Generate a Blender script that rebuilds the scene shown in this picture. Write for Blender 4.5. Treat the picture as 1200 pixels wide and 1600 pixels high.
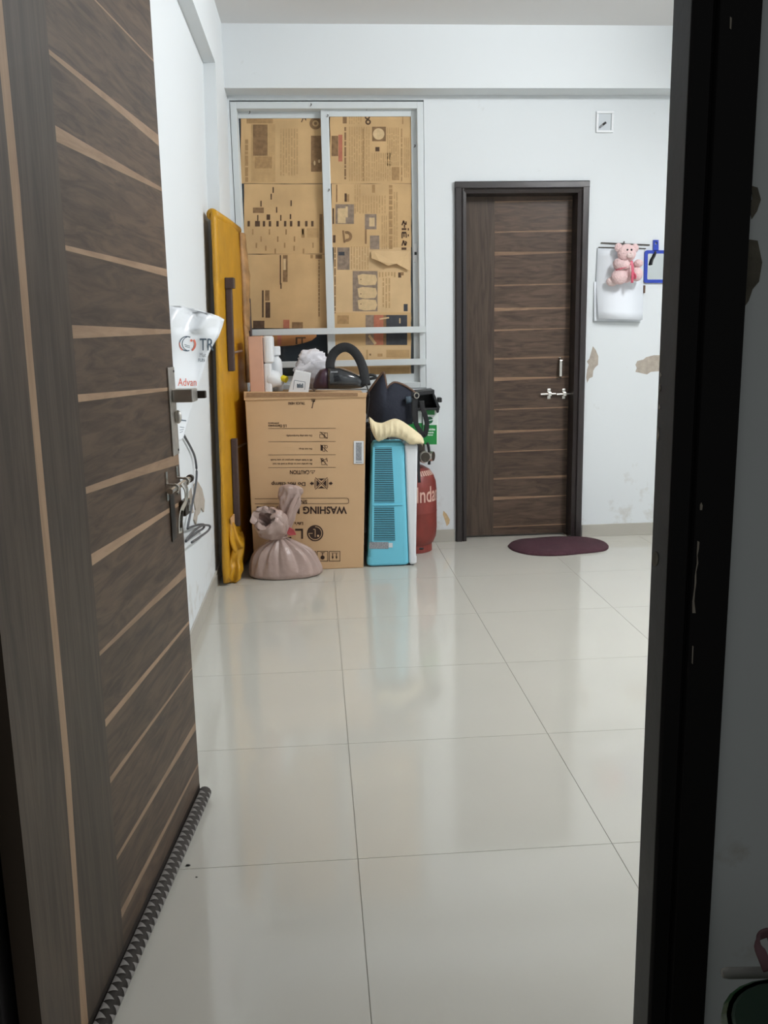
import bpy, bmesh, math, random
import numpy as np
from mathutils import Vector, Matrix, noise

for o in list(bpy.data.objects): bpy.data.objects.remove(o, do_unlink=True)
scene = bpy.context.scene
COL = scene.collection
random.seed(7)
PI = math.pi

# ------------------------------------------------------------------ camera
FPX, YAW, PITCH, ROLL, CH = 1405.44, 0.0721, 0.1946, 0.0191, 1.1872
_f = np.array([math.sin(YAW)*math.cos(PITCH), math.cos(YAW)*math.cos(PITCH), -math.sin(PITCH)])
_r0 = np.array([math.cos(YAW), -math.sin(YAW), 0.0]); _u0 = np.cross(_r0, _f)
_r = math.cos(ROLL)*_r0 - math.sin(ROLL)*_u0
_u = math.sin(ROLL)*_r0 + math.cos(ROLL)*_u0
cam_d = bpy.data.cameras.new('camera'); cam = bpy.data.objects.new('camera', cam_d); COL.objects.link(cam)
cam_d.sensor_fit = 'VERTICAL'; cam_d.sensor_height = 36.0; cam_d.lens = FPX*36.0/1600.0
cam_d.clip_start = 0.02; cam_d.clip_end = 60
cam.matrix_world = Matrix(((_r[0], _u[0], -_f[0], 0), (_r[1], _u[1], -_f[1], 0), (_r[2], _u[2], -_f[2], CH), (0, 0, 0, 1)))
scene.camera = cam

# ------------------------------------------------------------------ world, exposure
w = bpy.data.worlds.new('world'); scene.world = w; w.use_nodes = True
bg = w.node_tree.nodes['Background']; bg.inputs[0].default_value = (0.96, 1.0, 0.98, 1); bg.inputs[1].default_value = 0.12
vs = scene.view_settings
vs.view_transform = 'Standard'; vs.look = 'None'; vs.gamma = 1.0; vs.use_curve_mapping = False
vs.exposure = 0.0
TUBE_WATT = 510.0          # the room's ceiling-mounted tube light, built as a lamp below

# ------------------------------------------------------------------ helpers
def at(px, py, y):
    """point on the plane at depth y that the photo pixel looks at"""
    d = _f + (px-600)/FPX*_r - (py-800)/FPX*_u
    t = y/d[1]
    return Vector((t*d[0], y, CH+t*d[2]))
def at_x(px, py, x):
    d = _f + (px-600)/FPX*_r - (py-800)/FPX*_u
    t = x/d[0]
    return Vector((x, t*d[1], CH+t*d[2]))
def at_z(px, py, z=0.0):
    d = _f + (px-600)/FPX*_r - (py-800)/FPX*_u
    t = (z-CH)/d[2]
    return Vector((t*d[0], t*d[1], z))
def lin(c):
    c = c/255.0
    return c/12.92 if c <= 0.04045 else ((c+0.055)/1.055)**2.4
def rgb(r, g, b): return (lin(r), lin(g), lin(b), 1.0)

MATS = {}
def mat(name, col, rough=0.5, metal=0.0, spec=0.5, vary=None, bump=None, coat=0.0, trans=0.0, emit=None, stretch=None, alpha=1.0):
    """procedural material; vary=(scale, amount) mottles the colour, bump=(scale, strength) gives relief"""
    m = bpy.data.materials.new(name); m.use_nodes = True; MATS[name] = m
    nt = m.node_tree; b = nt.nodes['Principled BSDF']
    b.inputs['Base Color'].default_value = col; b.inputs['Roughness'].default_value = rough
    b.inputs['Metallic'].default_value = metal; b.inputs['Specular IOR Level'].default_value = spec
    b.inputs['Coat Weight'].default_value = coat; b.inputs['Transmission Weight'].default_value = trans
    b.inputs['Alpha'].default_value = alpha
    if emit:
        b.inputs['Emission Color'].default_value = emit[0]; b.inputs['Emission Strength'].default_value = emit[1]
    if vary or bump:
        tc = nt.nodes.new('ShaderNodeTexCoord'); mp = nt.nodes.new('ShaderNodeMapping')
        nt.links.new(tc.outputs['Object'], mp.inputs['Vector'])
        if stretch: mp.inputs['Scale'].default_value = stretch
    if vary:
        n = nt.nodes.new('ShaderNodeTexNoise'); n.inputs['Scale'].default_value = vary[0]; n.inputs['Detail'].default_value = 5
        nt.links.new(mp.outputs[0], n.inputs['Vector'])
        rp = nt.nodes.new('ShaderNodeMapRange'); rp.inputs[1].default_value = 0.3; rp.inputs[2].default_value = 0.7
        rp.inputs[3].default_value = 1-vary[1]; rp.inputs[4].default_value = 1+vary[1]
        nt.links.new(n.outputs[0], rp.inputs[0])
        mx = nt.nodes.new('ShaderNodeVectorMath'); mx.operation = 'SCALE'; mx.inputs[0].default_value = col[:3]
        nt.links.new(rp.outputs[0], mx.inputs['Scale']); nt.links.new(mx.outputs[0], b.inputs['Base Color'])
    if bump:
        n2 = nt.nodes.new('ShaderNodeTexNoise'); n2.inputs['Scale'].default_value = bump[0]; n2.inputs['Detail'].default_value = 4
        nt.links.new(mp.outputs[0], n2.inputs['Vector'])
        bp = nt.nodes.new('ShaderNodeBump'); bp.inputs['Strength'].default_value = bump[1]; bp.inputs['Distance'].default_value = 0.01
        nt.links.new(n2.outputs[0], bp.inputs['Height']); nt.links.new(bp.outputs[0], b.inputs['Normal'])
    return m

def wall_mat(name, col, grime):
    m = mat(name, col, rough=0.62, spec=0.3, bump=(7, 0.05))
    nt = m.node_tree; b = nt.nodes['Principled BSDF']; N = nt.nodes.new; L = nt.links.new
    geo = N('ShaderNodeNewGeometry'); sx = N('ShaderNodeSeparateXYZ'); L(geo.outputs['Position'], sx.inputs[0])
    n = N('ShaderNodeTexNoise'); n.inputs['Scale'].default_value = 9; n.inputs['Detail'].default_value = 7; n.inputs['Roughness'].default_value = 0.65
    L(geo.outputs['Position'], n.inputs['Vector'])
    fall = N('ShaderNodeMapRange'); fall.inputs[1].default_value = 0.02; fall.inputs[2].default_value = 0.55; fall.inputs[3].default_value = 0.20; fall.inputs[4].default_value = 0.0
    L(sx.outputs[2], fall.inputs[0])
    thr = N('ShaderNodeMath'); thr.operation = 'ADD'; L(n.outputs[0], thr.inputs[0]); L(fall.outputs[0], thr.inputs[1])
    rmp = N('ShaderNodeMapRange'); rmp.inputs[1].default_value = 0.68; rmp.inputs[2].default_value = 0.95; rmp.inputs[3].default_value = 0; rmp.inputs[4].default_value = 0.8
    L(thr.outputs[0], rmp.inputs[0])
    mx = N('ShaderNodeMix'); mx.data_type = 'RGBA'; mx.inputs['A'].default_value = col; mx.inputs['B'].default_value = grime
    L(rmp.outputs[0], mx.inputs['Factor']); L(mx.outputs['Result'], b.inputs['Base Color'])
    return m

def wood_mat(name, c1, c2, axis, rough=0.42):
    """dark laminate with fine grain running along the named axis of the object"""
    m = mat(name, c1, rough=rough, spec=0.22)
    nt = m.node_tree; b = nt.nodes['Principled BSDF']; N = nt.nodes.new; L = nt.links.new
    tc = N('ShaderNodeTexCoord'); oi = N('ShaderNodeObjectInfo'); ad = N('ShaderNodeVectorMath'); ad.operation = 'ADD'
    sc = N('ShaderNodeVectorMath'); sc.operation = 'SCALE'; sc.inputs[0].default_value = (3.7, 5.1, 2.3); L(oi.outputs['Random'], sc.inputs['Scale'])
    L(tc.outputs['Object'], ad.inputs[0]); L(sc.outputs[0], ad.inputs[1])
    mp = N('ShaderNodeMapping'); mp.inputs['Scale'].default_value = (1.5, 1.5, 12) if axis == 'h' else (14, 14, 0.9)
    L(ad.outputs[0], mp.inputs['Vector'])
    n = N('ShaderNodeTexNoise'); n.inputs['Scale'].default_value = 3.2; n.inputs['Detail'].default_value = 8; n.inputs['Distortion'].default_value = 1.4; n.inputs['Roughness'].default_value = 0.6
    L(mp.outputs[0], n.inputs['Vector'])
    rp = N('ShaderNodeValToRGB'); rp.color_ramp.elements[0].position = 0.36; rp.color_ramp.elements[1].position = 0.62
    rp.color_ramp.elements[0].color = c2; rp.color_ramp.elements[1].color = c1
    L(n.outputs[0], rp.inputs[0]); 
    hs = N('ShaderNodeHueSaturation'); mr = N('ShaderNodeMapRange'); mr.inputs[3].default_value = 0.86; mr.inputs[4].default_value = 1.14
    L(oi.outputs['Random'], mr.inputs[0]); L(mr.outputs[0], hs.inputs['Value']); L(rp.outputs[0], hs.inputs['Color'])
    L(hs.outputs[0], b.inputs['Base Color'])
    return m

def lerp_(a, b, t): return a+(b-a)*t
ORG = {None: Vector((0, 0, 0))}
def setp(o, **kw):
    for k, v in kw.items():
        if v is not None: o[k] = v
def thing(name, label, cat, loc=(0, 0, 0), group=None, kind=None):
    o = bpy.data.objects.new(name, None); COL.objects.link(o)
    o.empty_display_size = 0.05; o.location = loc
    ORG[o] = Vector(loc)
    setp(o, label=label, category=cat, group=group, kind=kind)
    return o
def mk(name, vf, m, parent=None, smooth=False, label=None, cat=None, group=None, kind=None, solid=0, bev=0, sub=0, midx=None):
    """one mesh object from world-space vertices and faces"""
    V, F = vf
    if parent is None:
        a = np.array([list(v) for v in V]); org = Vector(((a[:, 0].min()+a[:, 0].max())/2, (a[:, 1].min()+a[:, 1].max())/2, a[:, 2].min()))
    else: org = ORG[parent]
    me = bpy.data.meshes.new(name)
    me.from_pydata([tuple(Vector(v)-org) for v in V], [], F)
    ms = m if isinstance(m, (list, tuple)) else [m]
    for x in ms: me.materials.append(MATS[x] if isinstance(x, str) else x)
    if midx: me.polygons.foreach_set('material_index', midx)
    bm = bmesh.new(); bm.from_mesh(me); bmesh.ops.recalc_face_normals(bm, faces=bm.faces); bm.to_mesh(me); bm.free()
    if smooth: me.polygons.foreach_set('use_smooth', [True]*len(me.polygons))
    me.update()
    o = bpy.data.objects.new(name, me); COL.objects.link(o)
    if parent is None: o.location = org
    else: o.parent = parent
    ORG[o] = org
    if solid:
        md = o.modifiers.new('thickness', 'SOLIDIFY'); md.thickness = solid; md.offset = 0
    if bev:
        md = o.modifiers.new('edges', 'BEVEL'); md.width = bev; md.segments = 2; md.limit_method = 'ANGLE'
    if sub:
        md = o.modifiers.new('smooth', 'SUBSURF'); md.levels = sub; md.render_levels = sub
    setp(o, label=label, category=cat, group=group, kind=kind)
    return o
def join(*vfs):
    V, F = [], []
    for v, f in vfs:
        n = len(V); V += [Vector(x) for x in v]; F += [tuple(i+n for i in ff) for ff in f]
    return V, F
def box(x0, x1, y0, y1, z0, z1):
    V = [(x, y, z) for z in (z0, z1) for y in (y0, y1) for x in (x0, x1)]
    return V, [(0, 2, 3, 1), (4, 5, 7, 6), (0, 1, 5, 4), (2, 6, 7, 3), (0, 4, 6, 2), (1, 3, 7, 5)]
def hexa(p):
    """box from 8 corners: bottom 4 counter-clockwise, top 4 the same way"""
    return [Vector(x) for x in p], [(0, 3, 2, 1), (4, 5, 6, 7), (0, 1, 5, 4), (1, 2, 6, 5), (2, 3, 7, 6), (3, 0, 4, 7)]
def prism(poly, d):
    """polygon (3-D points) pushed along vector d"""
    n = len(poly); d = Vector(d); P = [Vector(p) for p in poly]
    V = P+[p+d for p in P]
    F = [tuple(range(n))[::-1], tuple(range(n, 2*n))]+[(i, (i+1) % n, n+(i+1) % n, n+i) for i in range(n)]
    return V, F
def loft(rings, close=True, caps=True):
    n = len(rings[0]); V = [Vector(p) for r in rings for p in r]; F = []
    for k in range(len(rings)-1):
        for i in range(n if close else n-1):
            j = (i+1) % n
            F.append((k*n+i, k*n+j, (k+1)*n+j, (k+1)*n+i))
    if caps:
        F.append(tuple(range(n))[::-1]); F.append(tuple((len(rings)-1)*n+i for i in range(n)))
    return V, F
def lathe(prof, c, n=24, fn=None):
    rings = []
    for r, z in prof:
        ring = []
        for i in range(n):
            a = 2*PI*i/n; rr = r*(fn(a, z) if fn else 1)
            ring.append((c[0]+rr*math.cos(a), c[1]+rr*math.sin(a), c[2]+z))
        rings.append(ring)
    return loft(rings)
def smooth_path(P, k=6):
    P = [Vector(p) for p in P]; out = []
    for i in range(len(P)-1):
        a, b, c, d = P[max(i-1, 0)], P[i], P[i+1], P[min(i+2, len(P)-1)]
        for j in range(k):
            t = j/k
            out.append(0.5*((2*b)+(c-a)*t+(2*a-5*b+4*c-d)*t*t+(3*b-a-3*c+d)*t**3))
    out.append(P[-1]); return out
def tube(P, r, n=8, flat=None, fn=None):
    """tube along a path; r number or list; flat=(w,h,normal) makes a ribbon"""
    P = [Vector(p) for p in P]; m = len(P); rings = []
    up = Vector((0, 0, 1))
    for i, p in enumerate(P):
        t = (P[min(i+1, m-1)]-P[max(i-1, 0)]).normalized()
        a = t.cross(up if not flat else Vector(flat[2]))
        if a.length < 1e-4: a = t.cross(Vector((0, 1, 0)))
        a.normalize(); b = a.cross(t).normalized()
        rr = r[i] if isinstance(r, (list, tuple)) else r
        ring = []
        for k in range(n):
            th = 2*PI*(k+0.5)/n
            ca, sa = math.cos(th), math.sin(th)
            if flat:
                s = 1.0
                ca = math.copysign(abs(ca)**0.35, ca); sa = math.copysign(abs(sa)**0.35, sa)
                ring.append(p+a*(flat[0]/2*ca)+b*(flat[1]/2*sa))
            else:
                q = rr*(fn(th, i/(m-1)) if fn else 1)
                ring.append(p+a*(q*ca)+b*(q*sa))
        rings.append(ring)
    return loft(rings)
def cyl(p0, p1, r, n=16): return tube([p0, p1], r, n)
def ellipsoid(c, rx, ry, rz, n=18, m=12, fn=None):
    rings = []
    for j in range(1, m):
        ph = PI*j/m; ring = []
        for i in range(n):
            a = 2*PI*i/n
            d = Vector((math.sin(ph)*math.cos(a), math.sin(ph)*math.sin(a), -math.cos(ph)))
            s = fn(d) if fn else 1
            ring.append((c[0]+rx*d.x*s, c[1]+ry*d.y*s, c[2]+rz*d.z*s))
        rings.append(ring)
    V, F = loft(rings, caps=False)
    b, t = len(V), len(V)+1
    V += [Vector((c[0], c[1], c[2]-rz)), Vector((c[0], c[1], c[2]+rz))]
    k = len(rings)-1
    for i in range(n):
        F.append((b, (i+1) % n, i)); F.append((t, k*n+i, k*n+(i+1) % n))
    return V, F
def rounded_ring(x0, x1, y0, y1, z, r, n=5):
    pts = []
    for cx, cy, a0 in ((x1-r, y1-r, 0), (x0+r, y1-r, PI/2), (x0+r, y0+r, PI), (x1-r, y0+r, 1.5*PI)):
        for i in range(n):
            a = a0+PI/2*i/(n-1); pts.append((cx+r*math.cos(a), cy+r*math.sin(a), z))
    return pts
def rbox(x0, x1, y0, y1, z0, z1, r, n=4):
    """box with rounded upright edges and a small chamfer at top and bottom"""
    c = min(r*0.4, 0.01)
    return loft([rounded_ring(x0+c, x1-c, y0+c, y1-c, z0, max(r-c, 1e-3), n), rounded_ring(x0, x1, y0, y1, z0+c, r, n),
                 rounded_ring(x0, x1, y0, y1, z1-c, r, n), rounded_ring(x0+c, x1-c, y0+c, y1-c, z1, max(r-c, 1e-3), n)])
def fold(a, b, amp): return amp*noise.noise(Vector((a, b, 0.37)))

_tcache = {}
def text_vf(s, bold=0.0):
    key = (s, bold)
    if key in _tcache: return _tcache[key]
    cu = bpy.data.curves.new('t', 'FONT'); cu.body = s; cu.resolution_u = 3; cu.offset = bold
    ob = bpy.data.objects.new('t', cu); COL.objects.link(ob)
    dg = bpy.context.evaluated_depsgraph_get(); dg.update()
    me = bpy.data.meshes.new_from_object(ob.evaluated_get(dg))
    V = np.array([v.co[:2] for v in me.vertices]); F = [tuple(p.vertices) for p in me.polygons]
    bpy.data.objects.remove(ob, do_unlink=True); bpy.data.curves.remove(cu); bpy.data.meshes.remove(me)
    mn, mx = V.min(0), V.max(0)
    _tcache[key] = ((V-mn)/np.maximum(mx-mn, 1e-6), F)
    return _tcache[key]
def text_px(s, x0, y0, x1, y1, y, flip=False, bold=0.0):
    """lettering that fills the photo box (x0..x1, y0..y1) on the plane at depth y; flip turns it upside down"""
    T, F = text_vf(s, bold); V = []
    for u, v in T:
        if flip: px, py = x1-u*(x1-x0), y0+v*(y1-y0)
        else: px, py = x0+u*(x1-x0), y1-v*(y1-y0)
        V.append(at(px, py, y))
    return V, F
def worn_px(x0, y0, x1, y1, y, n):
    """print too blurred to read: a broken row of short marks"""
    r = random.Random(int(x0*7+y0)); w_ = (x1-x0)/n
    return join(*[quad_px(x0+w_*i, y0+r.uniform(0, 0.25)*(y1-y0), x0+w_*i+w_*r.uniform(0.6, 0.85), y1, y) for i in range(n)])
def quad_px(x0, y0, x1, y1, y, nudge=0): return [at(x0, y1, y), at(x1, y1, y), at(x1, y0, y), at(x0, y0, y)], [(0, 1, 2, 3)]
def poly_px(pts, y): return [at(a, b, y) for a, b in pts], [tuple(range(len(pts)))]
def line_px(a, b, wpx, y):
    ax, ay = a; bx, by = b; L = math.hypot(bx-ax, by-ay); nx, ny = -(by-ay)/L*wpx/2, (bx-ax)/L*wpx/2
    return poly_px([(ax+nx, ay+ny), (bx+nx, by+ny), (bx-nx, by-ny), (ax-nx, ay-ny)], y)
def disc_px(cx, cy, r, y, n=20, ry=None):
    return poly_px([(cx+r*math.cos(2*PI*i/n), cy+(ry or r)*math.sin(2*PI*i/n)) for i in range(n)], y)
def ring_px(cx, cy, r0, r1, y, n=20, a0=0, a1=2*PI):
    V = []; F = []
    for i in range(n+1):
        a = a0+(a1-a0)*i/n
        V += [at(cx+r0*math.cos(a), cy+r0*math.sin(a), y), at(cx+r1*math.cos(a), cy+r1*math.sin(a), y)]
        if i: F.append((2*i-2, 2*i-1, 2*i+1, 2*i))
    return V, F
def frame_px(x0, y0, x1, y1, wp, y):
    return join(quad_px(x0, y0, x1, y0+wp, y), quad_px(x0, y1-wp, x1, y1, y), quad_px(x0, y0+wp, x0+wp, y1-wp, y), quad_px(x1-wp, y0+wp, x1, y1-wp, y))

# ------------------------------------------------------------------ materials
WHITE = rgb(222, 226, 228)
wall_mat('wall_paint', WHITE, rgb(176, 166, 150))
mat('ceiling_paint', rgb(226, 225, 224), 0.8, spec=0.2)
mat('plaster_bare', rgb(172, 162, 150), 0.9, vary=(40, 0.12), bump=(60, 0.2))
mat('plaster_dark', rgb(110, 104, 92), 0.9, vary=(30, 0.25), bump=(50, 0.4))
mat('tile', rgb(196, 193, 183), 0.09, spec=0.7, vary=(1.3, 0.02))
mat('grout', rgb(160, 156, 146), 0.6)
mat('skirting', rgb(178, 174, 164), 0.35, vary=(2, 0.03))
mat('black_paint', rgb(26, 24, 25), 0.48, spec=0.2, bump=(25, 0.06))
mat('brown_black_paint', rgb(42, 36, 35), 0.33, spec=0.5, bump=(25, 0.08))
wood_mat('laminate_h', rgb(90, 73, 59), rgb(58, 46, 37), 'h', 0.45)
wood_mat('laminate_v', rgb(80, 68, 57), rgb(58, 49, 41), 'v', 0.45)
wood_mat('laminate_tan', rgb(152, 126, 102), rgb(134, 109, 86), 'h', 0.45)
wood_mat('laminate_tan_far', rgb(146, 119, 95), rgb(122, 98, 78), 'h', 0.3)
wood_mat('laminate_tan_v', rgb(156, 129, 103), rgb(138, 112, 88), 'v', 0.45)
wood_mat('laminate_far_h', rgb(92, 76, 65), rgb(66, 54, 46), 'h', 0.38)
wood_mat('laminate_far_v', rgb(90, 77, 67), rgb(70, 59, 51), 'v', 0.38)
mat('leaf_core', rgb(80, 66, 54), 0.7)
mat('steel', rgb(196, 190, 182), 0.36, metal=0.85, vary=(30, 0.12))
mat('steel_bright', rgb(210, 206, 198), 0.25, metal=1.0)
mat('steel_dark', rgb(78, 72, 66), 0.4, metal=0.9)
mat('seal_fabric', rgb(132, 128, 124), 0.9)
mat('seal_dark', rgb(58, 53, 49), 0.9)
mat('aluminium', rgb(214, 219, 220), 0.42, metal=0.15, spec=0.5)
mat('glass_dark', rgb(38, 44, 50), 0.08, spec=0.6)
mat('newsprint', rgb(202, 167, 120), 0.85, vary=(5, 0.13), bump=(14, 0.12))
mat('newsprint_pale', rgb(210, 178, 134), 0.85, vary=(5, 0.12), bump=(14, 0.12))
mat('newsprint_orange', rgb(176, 122, 74), 0.85, vary=(9, 0.2), bump=(14, 0.15))
mat('ink_faint', rgb(186, 152, 106), 0.85, vary=(30, 0.10))
mat('ink_light', rgb(166, 132, 90), 0.85, vary=(60, 0.15))
mat('ink_mid', rgb(134, 104, 72), 0.85, vary=(45, 0.25))
mat('ink_dark', rgb(84, 62, 44), 0.85, vary=(60, 0.25))
mat('ink_red', rgb(176, 108, 84), 0.85, vary=(40, 0.12))
mat('ink_navy', rgb(54, 56, 62), 0.7, vary=(40, 0.25))
mat('ink_grey', rgb(140, 122, 106), 0.85, vary=(50, 0.25))
mat('ink_pale', rgb(206, 178, 136), 0.85, vary=(50, 0.1))
mat('cardboard', rgb(204, 168, 128), 0.8, vary=(3, 0.05), bump=(8, 0.06))
mat('cardboard_edge', rgb(150, 117, 86), 0.9, vary=(60, 0.2), stretch=(1, 1, 4))
mat('print_brown', rgb(54, 33, 23), 0.8)
mat('sticker_white', rgb(218, 220, 222), 0.5)
mat('sticker_grey', rgb(146, 148, 152), 0.6, vary=(200, 0.4))
mat('sack_satin', rgb(172, 148, 139), 0.36, spec=0.6, vary=(9, 0.06), bump=(16, 0.75))
mat('tag_red', rgb(176, 70, 74), 0.5)
mat('cot_yellow', rgb(190, 138, 22), 0.42, spec=0.5, vary=(7, 0.12), bump=(12, 0.35))
mat('cot_stained', rgb(168, 128, 84), 0.5, vary=(16, 0.35), bump=(20, 0.4))
mat('cot_leg', rgb(70, 56, 54), 0.45, vary=(40, 0.1))
mat('cot_inner', rgb(214, 168, 116), 0.7)
mat('foam_white', rgb(230, 232, 234), 0.6)
mat('card_pink', rgb(212, 166, 142), 0.7, vary=(10, 0.05))
mat('plastic_white', rgb(226, 228, 230), 0.4)
mat('plastic_bag', rgb(232, 230, 236), 0.35, vary=(25, 0.08), bump=(25, 0.6))
mat('yellow_cap', rgb(224, 206, 30), 0.4)
mat('visor_black', rgb(40, 42, 45), 0.12, spec=0.6, coat=0.4)
mat('black_fabric', rgb(26, 27, 30), 0.75, bump=(80, 0.2))
mat('maroon_gloss', rgb(58, 34, 48), 0.3)
mat('grey_print', rgb(150, 152, 156), 0.6)
mat('ink_black', rgb(40, 40, 42), 0.6)
mat('navy_cloth', rgb(27, 31, 45), 0.8, bump=(60, 0.2))
mat('brown_trim', rgb(104, 78, 62), 0.6)
mat('cream_cloth', rgb(232, 216, 178), 0.8, vary=(18, 0.06), bump=(26, 0.5))
mat('cooler_blue', rgb(116, 202, 225), 0.35, spec=0.5)
mat('cooler_white', rgb(226, 229, 232), 0.4)
mat('vent_dark', rgb(26, 38, 46), 0.6)
mat('black_plastic', rgb(28, 29, 32), 0.5)
mat('gas_red', rgb(126, 51, 43), 0.42, vary=(12, 0.15), bump=(30, 0.15))
mat('gas_letter', rgb(212, 172, 156), 0.6, vary=(60, 0.15))
mat('pack_green', rgb(28, 138, 62), 0.35)
mat('pack_green_dark', rgb(30, 96, 62), 0.4)
mat('pack_white', rgb(228, 236, 232), 0.4)
mat('mat_maroon', rgb(68, 35, 45), 0.95, vary=(30, 0.12), bump=(140, 0.8))
mat('page_white', rgb(232, 236, 242), 0.6)
mat('page_shade', rgb(206, 212, 216), 0.7)
mat('plush_pink', rgb(238, 206, 205), 0.9, vary=(40, 0.06), bump=(150, 0.8))
mat('plush_pale', rgb(240, 216, 213), 0.9, bump=(150, 0.8))
mat('ribbon_red', rgb(206, 84, 108), 0.4)
mat('mirror_blue', rgb(34, 62, 168), 0.35)
mat('mirror_glass', rgb(216, 220, 220), 0.06, metal=1.0)
mat('sheet_plastic', rgb(234, 237, 240), 0.35, spec=0.5)
mat('ink_slate', rgb(74, 90, 104), 0.6)
mat('ink_coral', rgb(222, 120, 100), 0.6)
mat('cable_grey', rgb(82, 84, 88), 0.5)
mat('bucket_green', rgb(16, 66, 34), 0.4)
mat('lid_green', rgb(12, 46, 27), 0.5)
mat('board_grey', rgb(150, 148, 144), 0.5)
mat('shoe_dark', rgb(40, 34, 32), 0.6)
mat('shoe_pink', rgb(120, 86, 92), 0.6)
mat('lamp_body', rgb(230, 230, 228), 0.5)

# ------------------------------------------------------------------ the room
D = 5.063; XL0, XL1 = -0.52, -0.468; XC = -0.412; YC = 4.489; ZB = 2.4254; ZC = 2.7266; XR = 4.6
YF0, YF1 = 1.178, 1.29                                # front wall, outside and inside face
def xl(z): return XL0+(XL1-XL0)*z/ZB
fl = mk('floor', box(-2.2, XR+0.2, -1.6, D+0.3, -0.12, -0.002), 'grout', kind='structure', label='glossy pale grey floor of large square tiles')
# tiles: 600 mm grid
gx0, gy0 = 0.0603, 1.8854; J = 0.0008
tile_me = None
k0 = -1
tiles_x = []; x = gx0-0.6
xs = [max(XL0-0.02, gx0-0.6*1)]; 
xs = [XL0-0.03]+[gx0+0.6*i for i in range(0, 9) if gx0+0.6*i < XR]+[XR]
xs = [a for a in xs]
if gx0-0.6 > XL0: xs.insert(1, gx0-0.6)
ys = [YF0-0.02]+[gy0+0.6*i for i in range(-1, 6) if YF0 < gy0+0.6*i < D]+[D+0.02]
tm = bpy.data.meshes.new('tile')
V, F = box(-0.5, 0.5, -0.5, 0.5, -0.002, 0.0)
tm.from_pydata(V, [], F); tm.materials.append(MATS['tile']); tm.update()
for i in range(len(xs)-1):
    for j in range(len(ys)-1):
        a, b, c, d = xs[i]+J, xs[i+1]-J, ys[j]+J, ys[j+1]-J
        o = bpy.data.objects.new('tile', tm); COL.objects.link(o); o.parent = fl
        o.location = Vector(((a+b)/2, (c+d)/2, 0))-ORG[fl]; o.scale = (b-a, d-c, 1)

# back wall with openings for the window and the door
WX0, WX1, WZ0, WZ1 = -0.403, 0.618, 0.887, 2.402
DX0, DX1, DZ = 0.781, 1.5207, 1.989
T = 0.20
wb = mk('wall_back', join(box(-0.75, WX0, D, D+T, 0, ZC), box(WX0, WX1, D, D+T, 0, WZ0), box(WX0, WX1, D, D+T, WZ1, ZC),
        box(WX1, DX0+0.02, D, D+T, 0, ZC), box(DX0+0.02, DX1-0.02, D, D+T, DZ-0.02, ZC), box(DX1-0.02, XR+0.15, D, D+T, 0, ZC)), 'wall_paint',
        kind='structure', label='white painted back wall with window and brown door')
wl = mk('wall_left', hexa([(xl(0)-0.15, YF0, 0), (xl(0), YF0, 0), (xl(0), D, 0), (xl(0)-0.15, D, 0),
        (xl(ZC)-0.15, YF0, ZC), (xl(ZC), YF0, ZC), (xl(ZC), D, ZC), (xl(ZC)-0.15, D, ZC)]), 'wall_paint', kind='structure', label='bright white painted wall beside the open door')
mk('wall_right', box(XR, XR+0.15, YF0, D, 0, ZC), 'wall_paint', kind='structure', label='plain white painted wall on the far side of the room')
FXL, FXR, FW = -0.482, 0.476, 0.089                    # entrance opening
HZ = 2.06
wf = mk('wall_front', join(box(FXR+FW, XR+0.15, YF0, YF1, 0, ZC), box(FXL-FW, FXR+FW, YF0, YF1, HZ+FW, ZC), box(-2.2, FXL-FW, YF0, YF1, 0, ZC)), 'wall_paint',
        kind='structure', label='painted wall around the dark entrance frame')
mk('ceiling', box(-0.75, XR+0.15, YF0, D+T, ZC, ZC+0.12), 'ceiling_paint', kind='structure', label='plain pale ceiling')
mk('trim_1', box(XC, XR, D-0.1433, D, ZB, ZC), 'wall_paint', kind='structure', label='white ceiling beam above window and brown door')
mk('trim_2', hexa([(xl(ZB)-0.02, YF1, ZB), (XC, YF1, ZB), (XC, YC, ZB), (xl(ZB)-0.02, YC, ZB), (xl(ZC)-0.02, YF1, ZC), (XC, YF1, ZC), (XC, YC, ZC), (xl(ZC)-0.02, YC, ZC)]),
   'wall_paint', kind='structure', label='white beam along the top of the left wall')
mk('trim_3', hexa([(-0.56, YC, 0), (XC-0.048, YC, 0), (XC-0.048, D, 0), (-0.56, D, 0), (-0.56, YC, ZB), (XC, YC, ZB), (XC, D, ZB), (-0.56, D, ZB)]), 'wall_paint', kind='structure', label='white corner column left of the window')
mk('trim_4', box(-0.56, XC, YC, D-0.1433, ZB, ZC), 'wall_paint', kind='structure', label='white column head under the ceiling in the far corner')
# skirting tiles
def skirting(name, spans, along, label):
    lo = spans[0]
    root = thing(name, label, None, (lo[0], D, 0) if along == 'x' else (XL0, lo[0], 0), kind='structure')
    for s0, s1 in spans:
        n = max(1, math.ceil((s1-s0)/0.6)); a = s0
        cuts = [s0+min(0.6*i, s1-s0) for i in range(n)]+[s1]
        for i in range(n):
            p, q = cuts[i]+0.0006, cuts[i+1]-0.0006
            if along == 'x': mk('skirting_tile', box(p, q, D-0.010, D, 0, 0.072), 'skirting', root, bev=0.0015)
            else: mk('skirting_tile', box(xl(0.03)-0.004, XL0+0.010, p, q, 0, 0.074), 'skirting', root, bev=0.0015)
    return root
skirting('baseboard_back', [(XC, DX0-0.006), (DX1+0.006, XR)], 'x', 'low grey tile skirting along the back wall')
skirting('baseboard_left', [(YF1, YC)], 'y', 'low grey tile skirting along the left wall')

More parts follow.
